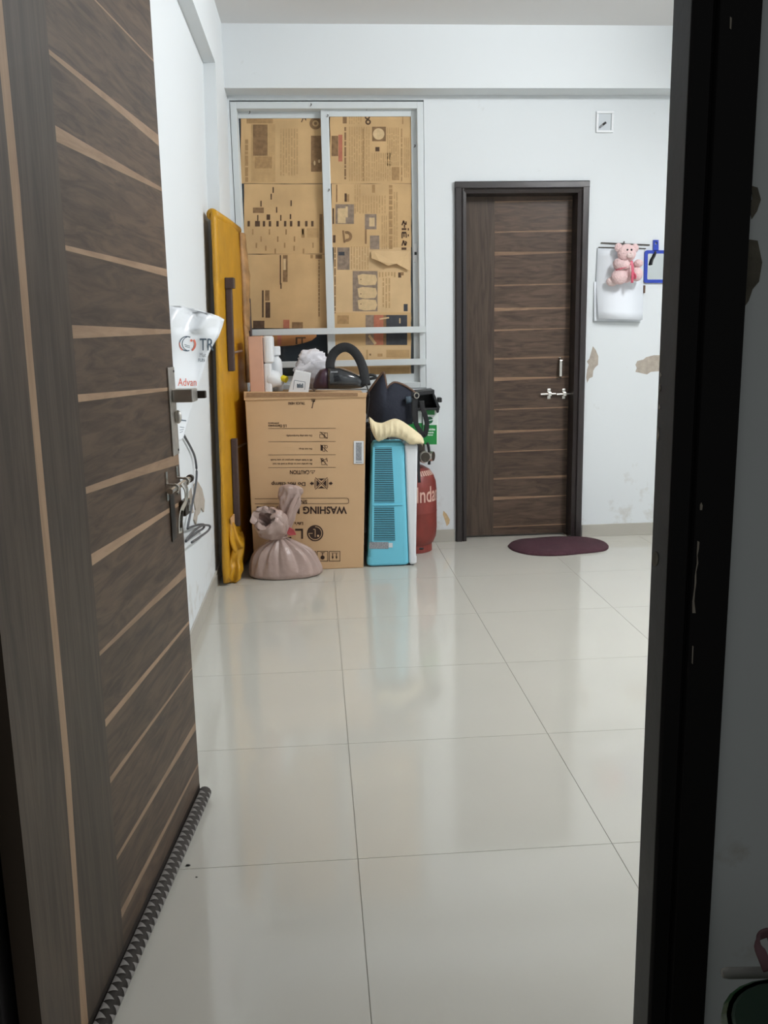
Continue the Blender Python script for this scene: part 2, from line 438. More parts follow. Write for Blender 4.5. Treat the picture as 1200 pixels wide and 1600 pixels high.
# bare plaster where paint has peeled
def patch(pts, parent, y=None, xw=None, m='plaster_bare', th=0.0012):
    if y is not None: P = [at(a, b, y-th) for a, b in pts]; d = (0, th+0.004, 0)
    else: P = [at_x(a, b, xw+th) for a, b in pts]; d = (-(th+0.01), 0, 0)
    return mk('peeled_patch', prism(P, d), m, parent)
patch([(926.5, 541), (931, 547), (935, 557), (934.5, 570), (930, 574), (927, 579), (926, 589), (921, 591), (917.5, 598), (916, 590), (917.5, 577), (920, 570), (917, 565), (921, 560), (924, 549)], wb, y=D)
patch([(993, 581), (995, 575), (993, 570), (996, 564), (1005, 562), (1010, 558), (1022, 555), (1037, 555), (1037, 577), (1030, 580), (1017, 581), (1011, 585), (1002, 583)], wb, y=D)
patch([(693, 798), (698, 803), (703, 812), (702, 818), (698, 822), (695, 812), (692, 804)], wb, y=D, m='ink_pale')
patch([(303, 757), (309, 752), (316, 764), (320, 782), (319, 800), (314, 793), (313, 801), (309, 806), (307, 820), (304, 812), (306, 797), (304, 783)], wl, xw=-0.505)
patch([(296, 768), (299, 762), (301, 775), (301, 790), (303, 801), (298, 803), (296, 790)], wl, xw=-0.506)
patch([(1174, 290), (1184, 293), (1189, 312), (1183, 330), (1175, 342), (1171, 322), (1176, 310)], wf, y=YF0, m='plaster_dark')
patch([(1170, 374), (1184, 376), (1188, 396), (1191, 410), (1186, 440), (1176, 452), (1170, 470), (1163, 480), (1165, 440), (1168, 405)], wf, y=YF0, m='plaster_dark')

# ------------------------------------------------------------------ entrance frame and open leaf (door_1)
d1 = thing('door_1', 'open dark wood-patterned entrance door with tan streaks and steel bolt', None, (FXL, YF0, 0), kind='structure')
def jamb(sgn, x0):
    prof = [(0, 1.225), (0.015, 1.225), (0.015, 1.272), (FW, 1.272), (FW, 1.17), (0.036, 1.17), (0.031, 1.178), (0.026, 1.170), (0.004, 1.17), (0, 1.174)]
    return prism([(x0+sgn*a, b, 0) for a, b in prof], (0, 0, HZ+0.02))
jr = mk('jamb', jamb(1, FXR), 'black_paint', d1, bev=0.0012)
mk('jamb', jamb(-1, FXL), 'black_paint', d1, bev=0.0012)
mk('head', prism([(FXL-FW, b, HZ+a) for a, b in [(0, 1.225), (0.015, 1.225), (0.015, 1.272), (FW, 1.272), (FW, 1.17), (0.004, 1.17), (0, 1.174)]], (FXR-FXL+2*FW, 0, 0)), 'black_paint', d1)
# chips and a bolt hole in the black paint
for pts in ([(1096, 785), (1098, 790), (1097, 797), (1094, 797), (1094, 789)], [(1090, 845), (1093, 847), (1092, 858), (1090, 868), (1091, 880), (1088, 893), (1088, 910), (1086, 925), (1085, 940), (1087, 958), (1082, 958), (1082, 940), (1085, 918), (1086, 900), (1089, 880), (1089, 862)],
            [(1141, 26), (1143.5, 28), (1142.5, 46), (1140.5, 44)], [(1082, 1009), (1083.5, 1010), (1082.5, 1038), (1081, 1036)]):
    mk('paint_chip', prism([at(a, b, 1.1692) for a, b in pts], (0, 0.003, 0)), 'plaster_bare', jr)
hole = [at_x(1024+5*math.cos(t*PI/6), 873+12*math.sin(t*PI/6), FXR) for t in range(12)]
mk('bolt_hole', prism([Vector((FXR-0.0008, p.y, p.z)) for p in hole], (0.003, 0, 0)), 'plaster_dark', jr)
for k, (yy0, yy1) in enumerate(((582, 590), (600, 612), (632, 640), (668, 690))):
    pts = [at(1034-0.045*(yy0-515)+dx, yy, 1.2262) for dx, yy in ((0.5, yy0), (2.5, (yy0+yy1)/2), (0.5, yy1), (-1.0, (yy0+yy1)/2))]
    mk('paint_chip', prism([Vector((FXR-0.001, 1.2255-0.0*k-0.004*(i == 1), p.z)) if i in (0, 1, 2) else Vector((FXR-0.001, 1.2258, p.z)) for i, p in enumerate(pts)], (0.003, 0, 0)), 'plaster_bare', jr)

# leaf: s runs from the free edge towards the hinge, n out of the face, z up
FE = Vector((-0.338, 2.2, 0.0)); ES = Vector((-0.1030, -0.9947, 0)); EN = Vector((0.9947, -0.1030, 0))
LW = 0.5;  LZ0, LZ1 = 0.022, 2.045
def Lf(s, n, z): return FE+ES*s+EN*n+Vector((0, 0, z))
def leaf_px(px, py):
    d = Vector(_f + (px-600)/FPX*_r - (py-800)/FPX*_u); o = Vector((0, 0, CH))
    t = (FE-o).dot(EN)/d.dot(EN); p = o+d*t-FE
    return p.dot(ES), p.z
def lbox(s0, s1, n0, n1, z0, z1): return hexa([Lf(s0, n0, z0), Lf(s1, n0, z0), Lf(s1, n1, z0), Lf(s0, n1, z0), Lf(s0, n0, z1), Lf(s1, n0, z1), Lf(s1, n1, z1), Lf(s0, n1, z1)])
LW = leaf_px(65, 1597)[0]
leaf = mk('leaf', lbox(0, LW, -0.034, -0.0012, LZ0, LZ1), 'leaf_core', d1)
def lplate(poly, m, name, n0=-0.0012, n1=0.0):
    V = [Lf(s, n0, z) for s, z in poly]; return mk(name, prism(V, EN*(n1-n0)), m, leaf)
# stile boundary and tan streaks, read as pixels (start upper, start lower, end upper, end lower)
bnd = [leaf_px(*p) for p in ((80.5, 80), (96, 300), (116, 509), (136, 770), (156, 1020), (170, 1225), (184, 1445))]
SB = sum(b[0] for b in bnd)/len(bnd)
raw = [((149, -1), (149, 2), (245, 99), (245, 102)),
       ((80.5, 80), (80.5, 88), (254, 216), (254, 233)), ((90, 198), (90, 222), (259, 297), (259, 302)),
       ((106, 384), (106, 392), (267, 422), (267, 434)), ((116, 508), (116, 529), (272, 515), (272, 521)),
       ((125, 616), (125, 628), (268, 605), (268, 610)), ((137, 760), (137, 771), (282, 708), (282, 725)),
       ((144, 865), (144, 884), (286, 781), (286, 786)), ((156, 1018), (156, 1025), (291, 885), (291, 900)),
       ((162, 1127), (162, 1140), (295, 970), (295, 975)), ((170, 1217), (170, 1228), (298, 1045), (298, 1048)),
       ((178, 1345), (178, 1352), (303, 1132), (303, 1145)), ((184, 1431), (184, 1447), (306, 1199), (306, 1204))]
def ext(p, q, s):     # height of the line p-q at distance s
    (s0, z0), (s1, z1) = p, q
    return z0+(z1-z0)*(s-s0)/(s1-s0)
streaks = []
for a, b, c, d in raw:
    A, B, C, E_ = leaf_px(*a), leaf_px(*b), leaf_px(*c), leaf_px(*d)
    streaks.append([ext(A, C, SB), ext(B, E_, SB), ext(A, C, 0.0), ext(B, E_, 0.0)])
streaks.sort(key=lambda t: -t[0])
mid = (1.7, 0.34, 0.25, 0.55, 0.6, 0.4, 0.7, 0.35, 0.5, 0.45, 0.5, 0.55, 0.4)
prev = None; top = LZ1
def plank(up0, up1, lo0, lo1, m='laminate_h', name='plank', lomid=None, upmid=None):
    P = [(0.0, lo1)]+([(SB*(1-0.5), lomid)] if lomid else [])+[(SB, lo0), (SB, up0)]+([(SB*0.5, upmid)] if upmid else [])+[(0.0, up1)]
    return lplate(P, m, name)
u0, u1, um = LZ1, LZ1, None
for i, (a0, b0, a1, b1) in enumerate(streaks):
    bm_ = (b0+b1)/2-0.25*abs((a0-b0)-(a1-b1))*random.uniform(-0.6, 0.5)
    plank(u0, u1, a0, a1, upmid=um)
    plank(a0, a1, b0, b1, 'laminate_tan', 'light_streak', lomid=bm_)
    u0, u1, um = b0, b1, bm_
plank(u0, u1, LZ0, LZ0, upmid=um)
# upright planks with the long tan stripe between them
edges = [((18.5, 300), (31.5, 300)), ((40, 550), (51, 550)), ((62.5, 800), (73.5, 800)), ((82, 1000), (92, 1000)), ((100, 1200), (110, 1200)), ((115, 1398), (122.5, 1398)), ((126.5, 1597), (138, 1597))]
EL = [leaf_px(*a) for a, b in edges]; ER = [leaf_px(*b) for a, b in edges]
vs_ = [(0, LZ1)]+[(0, (a[1]+b[1])/2) for a, b in zip(EL, ER)]+[(0, LZ0)]
L2 = [(EL[0][0]+0.004, LZ1)]+[(a[0], v[1]) for a, v in zip(EL, vs_[1:-1])]+[(EL[-1][0], LZ0)]
L1 = [(ER[0][0]+0.004, LZ1)]+[(b[0], v[1]) for b, v in zip(ER, vs_[1:-1])]+[(ER[-1][0], LZ0)]
def vplank(A, B, m, name):
    V = [Lf(s, 0, z) for s, z in A]+[Lf(s, 0, z) for s, z in B]+[Lf(s, -0.0012, z) for s, z in A]+[Lf(s, -0.0012, z) for s, z in B]
    n = len(A); F = []
    for i in range(n-1):
        F += [(i, i+1, n+i+1, n+i), (2*n+i, 3*n+i, 3*n+i+1, 2*n+i+1), (i, 2*n+i, 2*n+i+1, i+1), (n+i, n+i+1, 3*n+i+1, 3*n+i)]
    F += [(0, n, 3*n, 2*n), (n-1, 3*n-1, 4*n-1, 2*n-1)]
    return mk(name, (V, F), m, leaf)
ev = lambda s: [(s, z) for _, z in vs_]
vplank(ev(SB), L1, 'laminate_v', 'plank'); vplank(L1, L2, 'laminate_tan_v', 'light_streak'); vplank(L2, ev(LW), 'laminate_v', 'plank')
# draught seal: padded tube along the bottom edge with a zigzag pattern
R_ = 0.0165
seal = mk('draught_seal', tube([Lf(LW-0.01, 0.012, R_+0.002), Lf(0.3, 0.012, R_+0.002), Lf(-0.006, 0.012, R_+0.002), Lf(-0.014, 0.008, R_+0.002)], [R_, R_, R_, 0.010], 14), 'seal_dark', d1, smooth=True)
VV, FF = [], []
nz = 40; w_ = 0.89/nz
def on_seal(s, th): return Lf(s, 0.012+(R_+0.0007)*math.cos(th*PI/2), R_+0.002+(R_+0.0007)*math.sin(th*PI/2))
for i in range(nz):
    s0 = 0.89*i/nz
    for base, tip, sh_ in ((-0.15, 0.52, 0.0), (1.30, 0.62, 0.5)):
        for r_ in range(5):
            for e in (0, 1):
                t = (r_+e)/5; hw = 0.46*w_*(1-t); c_ = s0+w_*(0.5+sh_)+0.25*w_*t
                VV += [on_seal(c_-hw, lerp_(base, tip, t)), on_seal(c_+hw, lerp_(base, tip, t))]
            n = len(VV); FF.append((n-4, n-3, n-1, n-2))
mk('zigzag_pattern', (VV, FF), 'seal_fabric', seal, solid=0.0004, kind='stuff')
mk('seal_skirt', lbox(-0.002, LW-0.01, -0.002, 0.0, 0.001, 0.045), 'seal_dark', d1)
# steel pull plate with latch block
sA, zA = leaf_px(264, 574); sB, zB = leaf_px(281, 707)
mk('handle_plate', lbox(0.005, 0.060, 0.0, 0.004, zB, zA), 'steel', d1, bev=0.001)
lk = mk('latch_block', lbox(-0.014, 0.040, 0.004, 0.052, leaf_px(272, 628)[1], leaf_px(272, 607)[1]), 'steel', d1, bev=0.003)
zc = (leaf_px(272, 628)[1]+leaf_px(272, 607)[1])/2
mk('latch_tongue', lbox(-0.030, -0.014, 0.026, 0.070, zc-0.010, zc+0.008), 'steel_dark', lk, bev=0.002)
kz = leaf_px(276, 650)[1]
mk('latch_lever', ellipsoid(Lf(0.022, 0.010, kz), 0.009, 0.008, 0.016, 12, 10), 'steel', lk, smooth=True)
for zz in (zA-0.010, zB+0.010): mk('screw', cyl(Lf(0.014, 0.004, zz), Lf(0.014, 0.0055, zz), 0.003, 10), 'steel_dark', d1)
# sliding bolt
zb = leaf_px(268, 758)[1]
bolt = mk('bolt_rod', tube([Lf(0.172, 0.020, zb), Lf(-0.022, 0.020, zb), Lf(-0.027, 0.020, zb)], [0.0068, 0.0068, 0.005], 14), 'steel_bright', d1)
mk('bolt_knob', tube([Lf(-0.010, 0.020, zb), Lf(-0.022, 0.020, zb)], 0.0095, 14), 'steel_dark', bolt)
for s_ in (0.126, 0.030):
    arc = [Lf(s_, 0.020+0.0085*math.cos(t*PI/8-PI/2+PI/2), zb+0.0085*math.sin(t*PI/8)) for t in range(-5, 6)]
    mk('bolt_strap', join(lbox(s_-0.008, s_+0.008, 0, 0.0025, zb+0.008, zb+0.038), lbox(s_-0.008, s_+0.008, 0, 0.0025, zb-0.030, zb-0.008), tube([Lf(s_, 0.002, zb-0.010)]+arc+[Lf(s_, 0.002, zb+0.010)], 0.0028, 8)), 'steel_bright', bolt)
hp = [(0.084, 0.026, zb+0.006), (0.082, 0.034, zb-0.010), (0.080, 0.032, zb-0.035), (0.086, 0.022, zb-0.058), (0.094, 0.018, zb-0.085), (0.098, 0.018, zb-0.112)]
mk('hasp', tube(smooth_path([Lf(*p) for p in hp], 4), 0, 10, flat=(0.030, 0.0035, EN)), 'steel_bright', bolt, smooth=True)
mk('hasp_slot', tube([Lf(0.088, 0.0245, zb-0.060), Lf(0.096, 0.021, zb-0.100)], 0, 8, flat=(0.007, 0.003, EN)), 'steel_dark', bolt)
mk('hasp_shadow', lbox(0.072, 0.112, 0, 0.003, zb-0.13, zb-0.01), 'steel_dark', d1, bev=0.001)  # thin dark plate standing in for the hasp's cast shadow on the leaf
zk = leaf_px(284, 792)[1]
st = mk('staple_plate', lbox(-0.020, 0.028, 0.002, 0.016, zk-0.019, zk+0.019), 'steel_dark', d1, bev=0.002)
mk('staple_screw', cyl(Lf(0.002, 0.016, zk), Lf(0.002, 0.020, zk), 0.010, 14), 'steel_bright', st)

# ------------------------------------------------------------------ back door (door_2)
d2 = thing('door_2', 'closed dark brown wood-patterned door with black frame in the back wall', None, ((DX0+DX1)/2, D, 0), kind='structure')
DF = D-0.022; FWD = 0.062
def dj(x0, sgn, z1): return prism([(x0+sgn*a, b, 0) for a, b in [(0, D+0.16), (0, DF+0.006), (0.006, DF), (FWD*0.55, DF), (FWD*0.62, DF+0.008), (FWD*0.72, DF+0.004), (FWD, DF+0.010), (FWD, D+0.055), (FWD+0.0, D+0.16)]], (0, 0, z1))
mk('jamb', dj(DX0, 1, DZ-FWD*0.5), 'brown_black_paint', d2); mk('jamb', dj(DX1, -1, DZ-FWD*0.5), 'brown_black_paint', d2)
mk('head', prism([(DX0, b, DZ-a) for a, b in [(0, D+0.16), (0, DF+0.006), (0.006, DF), (FWD*0.55, DF), (FWD*0.62, DF+0.008), (FWD*0.72, DF+0.004), (FWD, DF+0.010), (FWD, D+0.16)]], (DX1-DX0, 0, 0)), 'brown_black_paint', d2)
BY = D+0.085
BX0, BX1, BZ0, BZ1 = DX0+FWD+0.002, DX1-FWD-0.002, 0.008, DZ-FWD-0.002
lf2 = mk('leaf', box(BX0, BX1, BY+0.0012, BY+0.035, BZ0, BZ1), 'leaf_core', d2)
def b2(poly, m, name): return mk(name, prism([(x, BY, z) for x, z in poly], (0, 0.0012, 0)), m, lf2)
xb = at(772, 560, BY).x
def zl(Y): return at(830, 270+Y/2.623, BY).z
rows = [(118, 2.5, 1), (242, 2, 3), (330, 6, 1.5), (460, 2.5, 1.5), (558, 5.5, 1.5), (643, 3, 1), (760, 3, 3), (843, 6, 1), (967, 2, 2), (1058, 5, 1.5), (1140, 2.5, 1.2), (1250, 3, 4), (1330, 5.5, 1.2), (1447, 1.5, 2)]
pz = (BZ1, BZ1)
for Y, wl_, wr_ in rows:
    z = zl(Y); tl = 0.0036*wl_*0.5; tr = 0.0036*wr_*0.5
    b2([(xb, z+tl), (xb, pz[0]), (BX1, pz[1]), (BX1, z+tr+0.004)], 'laminate_far_h', 'plank')
    b2([(xb, z+tl), (BX1, z+tr+0.004), (BX1, z-tr+0.004), (xb+0.15, z-tl*0.7+0.001), (xb, z-tl)], 'laminate_tan_far', 'light_streak')
    pz = (z-tl, z-tr+0.004)
b2([(xb, BZ0), (xb, pz[0]), (xb+0.15, pz[0]+0.001), (BX1, pz[1]), (BX1, BZ0)], 'laminate_far_h', 'plank')
b2([(BX0+0.014, BZ0), (xb, BZ0), (xb, BZ1), (BX0+0.010, BZ1)], 'laminate_far_v', 'plank')
b2([(BX0, BZ0), (BX0+0.014, BZ0), (BX0+0.010, BZ1), (BX0, BZ1)], 'laminate_tan_v', 'light_streak')
# pull handle and two-part sliding bolt
p0, p1 = at(874.5, 562, BY), at(874.5, 588, BY)
h2 = mk('pull_handle', box(p0.x-0.009, p0.x+0.009, BY-0.030, BY-0.020, p1.z, p0.z), 'steel_bright', d2, bev=0.003)
for p in (p0, p1):
    s = 1 if p is p0 else -1
    mk('handle_foot', join(tube([(p.x, BY-0.024, p.z-s*0.004), (p.x, BY-0.012, p.z+s*0.008), (p.x, BY, p.z+s*0.012)], 0.005, 8), lathe([(0.011, 0), (0.011, 0.002)], (p.x, BY-0.001, p.z+s*0.012), 10)), 'steel_bright', h2)
for xa, xb_ in ((843.5, 867), (868.5, 889)):
    a, b = at(xa, 616, BY), at(xb_, 615, BY)
    r2 = mk('bolt_rod', cyl((a.x, BY-0.016, a.z), (b.x, BY-0.016, b.z), 0.0065, 12), 'steel_bright', d2)
    mx_ = a.x+(b.x-a.x)*0.6
    mk('bolt_strap', join(box(mx_-0.010, mx_+0.010, BY-0.003, BY, a.z-0.028, a.z+0.030), box(mx_-0.010, mx_+0.010, BY-0.026, BY-0.003, a.z-0.010, a.z+0.012)), 'steel_bright', r2, bev=0.002)
mk('pivot_block', box(BX1-0.02, BX1+0.02, DF+0.012, BY-0.01, 0, 0.012), 'steel_bright', d2)

# ------------------------------------------------------------------ window (window_1)
w1 = thing('window_1', 'white aluminium sliding window papered over with old newspaper', None, ((WX0+WX1)/2, D, WZ0), kind='structure')
FT = 0.036
mk('frame', join(box(WX0+0.003, WX0+FT, D-0.004, D+0.11, WZ0+0.003, WZ1-0.008), box(WX1-FT, WX1-0.003, D-0.004, D+0.11, WZ0+0.003, WZ1-0.008),
   box(WX0+FT, WX1-FT, D-0.004, D+0.11, WZ1-FT-0.006, WZ1-0.008), box(WX0+FT, WX1-FT, D-0.004, D+0.11, WZ0+0.003, WZ0+FT)), 'aluminium', w1, bev=0.002)
YLs, YRs = D+0.068, D+0.032            # rear (left) and front (right) sash planes
def sash(x0, x1, y, sw, so):
    z0, z1 = WZ0+FT-0.004, WZ1-FT-0.004
    r = mk('sash', join(box(x0, x0+sw, y, y+0.024, z0, z1), box(x1-so, x1, y, y+0.024, z0, z1), box(x0+sw, x1-so, y, y+0.024, z1-0.034, z1), box(x0+sw, x1-so, y, y+0.024, z0, z0+0.05)), 'aluminium', w1, bev=0.002)
    mk('pane', box(x0+sw-0.004, x1-so+0.004, y+0.010, y+0.014, z0+0.046, z1-0.030), 'glass_dark', r)
    return r
xm0, xm1 = at(504.5, 300, YRs).x, at(517, 300, YRs).x
sash(WX0+FT-0.006, xm1-0.004, YLs, at(378, 300, YLs).x-(WX0+FT-0.006), 0.034)
rs = sash(xm0, WX1-FT+0.008, YRs, xm1-xm0, (WX1-FT+0.008)-at(643.5, 300, YRs).x)
lp = at(649, 395, YRs)
lc = mk('latch', box(lp.x-0.010, lp.x+0.010, YRs-0.006, YRs, lp.z-0.05, lp.z+0.05), 'plastic_white', rs, bev=0.003)
mk('latch_button', box(lp.x-0.006, lp.x+0.006, YRs-0.011, YRs-0.006, lp.z-0.012, lp.z+0.004), 'black_plastic', lc, bev=0.001)
for yy in (516.5, 567):
    z = at(620, yy-1, D-0.02).z
    mk('guard_bar', box(WX0+0.004, WX1-0.004, D-0.028, D-0.004, z-0.017, z+0.017), 'aluminium', w1, bev=0.002)
for X, Y in ((513, 118), (175, 160), (605, 178), (985, 138), (822, 140), (612, 588), (1085, 345)):
    p = at(340+X/3.529, 130+Y/3.53, D-0.005 if Y < 125 else YRs)
    mk('hook', tube(smooth_path([p+Vector((0, 0.002, 0.004)), p+Vector((0.004, -0.006, 0.002)), p+Vector((0.002, -0.007, -0.006)), p+Vector((-0.003, -0.004, -0.008))], 3), 0.0018, 6), 'steel_dark', w1, smooth=True)

# ------------------------------------------------------------------ newspaper sheets on the panes
def Z(X, Y): return 340+X/3.529, 130+Y/3.53
def news(rect, y, label, prints, m='newsprint', seed=1, outline=None):
    """sheet with slightly wavy edges; prints = (material, X0, Y0, X1, Y1) blocks in window-crop units, or ready shapes"""
    rnd = random.Random(seed)
    (a, b), (c, d) = Z(rect[0], rect[1]), Z(rect[2], rect[3])
    if outline: pts = [Z(*p) for p in outline]
    else:
        pts = []
        for (x0, y0, x1, y1) in ((a, b, c, b), (c, b, c, d), (c, d, a, d), (a, d, a, b)):
            for k in range(6):
                t = k/6; j = 0 if k == 0 else 0.5
                pts.append((x0+(x1-x0)*t+rnd.uniform(-j, j), y0+(y1-y0)*t+rnd.uniform(-j, j)))
    P = [at(p, q, y) for p, q in pts]
    s = mk('newspaper_sheet', prism(P, (0, 0.0012, 0)), m, None, label=label, cat='newspaper', group='newspapers covering the window panes')
    by = {}; nq = 0
    for pr in prints:
        if isinstance(pr[1], (int, float)):
            (x0, y0), (x1, y1) = Z(pr[1], pr[2]), Z(pr[3], pr[4]); nq += 1; vf = quad_px(x0, y0, x1, y1, y-0.0006-0.00006*min(nq, 14))
        else: vf = pr[1](y-0.0012)
        by.setdefault(pr[0], []).append(vf)
    for k, l in by.items():
        mk('printing', join(*l), k, s, kind='stuff' if len(l) > 1 or len(l[0][1]) > 1 else None)
    return s
def cols(m, x0, y0, x1, y1, n, seed, th=0.45):
    """columns of sideways text: short upright dashes"""
    r = random.Random(seed); out = []; stp = (x1-x0)/n
    for i in range(n):
        yy = y0
        while yy < y1-6:
            L = r.uniform(14, 60); e = min(yy+L, y1)
            out.append((m, x0+i*stp, yy, x0+i*stp+stp*th, e)); yy = e+r.uniform(4, 9)
    return out
yl, yr = YLs+0.006, YRs+0.006
# the panes are recessed behind the sash face, the paper lies just proud of the glass
news((128, 163, 582, 553), yl, 'top newspaper sheet in the rear sash with tyre and engine pictures',
     [('ink_faint', 185, 226, 318, 545), ('ink_light', 160, 166, 305, 222), ('ink_mid', 195, 228, 275, 400), ('ink_light', 205, 405, 300, 470), ('ink_mid', 515, 290, 574, 488)]
     + [('ink_dark', lambda y: join(line_px(Z(447, 178), Z(488, 198), 1.5, y), line_px(Z(462, 215), Z(478, 180), 1.5, y), line_px(Z(480, 190), Z(488, 206), 1.2, y)))]
     + [('ink_mid', lambda y: join(ring_px(*Z(540, 222), 5, 9.5, y), disc_px(*Z(540, 222), 2.5, y, 10)))]
     + [('ink_pale', lambda y: join(disc_px(*Z(535, 440), 1.6, y-0.0006, 8, 4), disc_px(*Z(560, 430), 1.8, y-0.0006, 8, 3)))]
     + cols('ink_faint', 345, 250, 450, 510, 7, 3, 0.5) + cols('ink_light', 152, 310, 170, 545, 1, 4, 0.9), seed=11)
news((146, 556, 590, 942), yl-0.0016, 'middle newspaper sheet in the rear sash with rows of small adverts',
     [('ink_dark', x, y, x+7, y+32) for x, y in ((303, 573), (292, 610), (236, 648), (402, 646), (322, 683), (218, 727), (345, 727))]
     + [('ink_mid', 195, 686, 255, 716), ('ink_dark', 270, 724, 290, 754), ('ink_dark', 398, 722, 406, 750)]
     + [('ink_dark', 165+i*39+(i % 3)*3, 760, 165+i*39+(i % 3)*3+(26 if i == 1 else 13), 790) for i in range(10)]
     + [('ink_light', 462, 800, 480, 852), ('ink_faint', 492, 800, 555, 852), ('ink_mid', 562, 722, 578, 936)]
     + [('ink_light', 190+i*46, 805+(i % 2)*40, 198+i*46, 835+(i % 2)*40) for i in range(7)] + [('ink_light', 210+i*52, 880+(i % 3)*16, 218+i*52, 908+(i % 3)*16) for i in range(7)], seed=12)
news((158, 944, 603, 1352), yl-0.0004, 'lower newspaper sheet in the rear sash, mostly blank, with two dark narrow pictures',
     [('ink_dark', 343, 948, 350, 1112), ('ink_mid', 360, 948, 386, 1096), ('ink_pale', 362, 968, 376, 1030), ('ink_dark', 346, 1102, 353, 1134), ('ink_dark', 245, 1142, 254, 1292), ('ink_mid', 262, 1142, 286, 1200), ('ink_dark', 264, 1208, 290, 1294),
      ('ink_dark', 196, 1310, 258, 1352), ('ink_red', 362, 1305, 396, 1352), ('ink_mid', 410, 1318, 470, 1352), ('ink_light', 512, 946, 526, 966), ('ink_mid', 540, 946, 576, 968), ('ink_mid', 556, 975, 562, 1287)]
     + [('ink_pale', 554, 984+i*21, 564, 987+i*21) for i in range(14)], seed=13)
D_in = [(150, 1380), (330, 1380), (545, 1378), (545, 1398), (520, 1418), (480, 1432), (420, 1446), (330, 1452), (240, 1456), (150, 1450)]
news((150, 1380, 545, 1456), yl, 'orange-brown torn newspaper strip below the upper guard bar', [('ink_red', 330, 1384, 352, 1446), ('ink_dark', 430, 1400, 440, 1440), ('ink_dark', 430, 1400, 486, 1408), ('ink_dark', 462, 1404, 470, 1436), ('ink_mid', 250, 1384, 300, 1440)], m='newsprint_orange', seed=14, outline=D_in)
glyph = [('ink_dark', lambda y: join(*[line_px((a, b), (c, d), wd, y) for a, b, c, d, wd in (
    (628, 352, 631, 344.6, 2.2), (630.5, 345, 632, 349.5, 2.2), (632, 349, 634.6, 351, 2.2), (634.6, 351, 634.6, 346, 1.8), (632, 351, 632, 356, 2), (627.6, 358, 635, 358, 3.2), (637.2, 356.4, 638.9, 360, 0.1),
    (627.8, 363.5, 634.8, 363.5, 3), (628.2, 364, 628.4, 372.5, 2), (631.2, 364, 631.4, 370.5, 1.8), (634.4, 364, 634.8, 371.5, 2),
    (628, 384, 630.6, 375.5, 2.2), (630.6, 376, 632, 381, 2), (632, 381, 633.4, 383.6, 3), (633.4, 383.6, 635, 378, 2.6), (634.8, 378, 633.2, 377, 2), (627.4, 388.5, 635, 388.5, 3.6), (637, 358.3, 639, 358.3, 3.6), (637, 367.8, 639, 367.8, 3.4))]))]
news((620, 163, 1068, 553), yr, 'top newspaper sheet in the front sash with a red block and round photo',
     [('ink_red', 666, 284, 688, 432), ('ink_mid', 628, 290, 664, 402), ('ink_mid', 690, 178, 712, 222), ('ink_mid', 852, 240, 928, 320), ('ink_light', 960, 462, 1002, 535), ('ink_light', 1018, 165, 1024, 225), ('ink_dark', 870, 352, 893, 376)]
     + [('ink_pale', lambda y: disc_px(*Z(888, 280), 9, y-0.0006))] + [('ink_dark', lambda y: join(ring_px(*Z(826, 186), 2, 4.2, y), ring_px(*Z(830, 214), 2, 4.4, y)))]
     + cols('ink_mid', 699, 242, 713, 530, 1, 21, 0.7) + cols('ink_faint', 725, 240, 845, 540, 9, 22) + cols('ink_light', 800, 250, 812, 545, 1, 23, 0.5)
     + cols('ink_faint', 850, 385, 960, 540, 9, 24) + cols('ink_faint', 935, 245, 1005, 455, 6, 25) + cols('ink_light', 1012, 250, 1022, 540, 1, 26, 0.6) + cols('ink_faint', 1030, 300, 1060, 520, 3, 27) + cols('ink_faint', 725, 178, 800, 226, 6, 28), seed=15)
news((628, 555, 1068, 905), yr-0.0014, 'second newspaper sheet in the front sash with bold sideways headline',
     [('ink_dark', 700, 608, 712, 654), ('ink_light', 712, 612, 726, 654), ('ink_grey', 650, 668, 752, 776), ('ink_pale', 662, 690, 706, 772), ('ink_pale', 706, 680, 718, 740), ('ink_grey', 812, 722, 876, 806), ('ink_pale', 836, 742, 866, 790), ('ink_mid', 812, 806, 822, 886), ('ink_grey', 840, 840, 892, 916), ('ink_dark', 634, 690, 642, 776), ('ink_dark', 636, 838, 650, 880), ('ink_mid', 654, 560, 660, 656)]
     + [('ink_mid', lambda y: join(ring_px(*Z(712, 845), 4, 8.5, y, 14, -2.0, 1.9), line_px(Z(692, 812), Z(700, 880), 3, y)))] + glyph
     + cols('ink_light', 945, 562, 966, 915, 1, 31, 0.9) + cols('ink_faint', 755, 560, 795, 720, 3, 32) + cols('ink_faint', 800, 620, 935, 718, 9, 33, 0.4) + cols('ink_faint', 905, 730, 940, 915, 3, 34) + cols('ink_faint', 972, 600, 1000, 905, 2, 35) + [('ink_light', 852, 560, 868, 604)], seed=16)
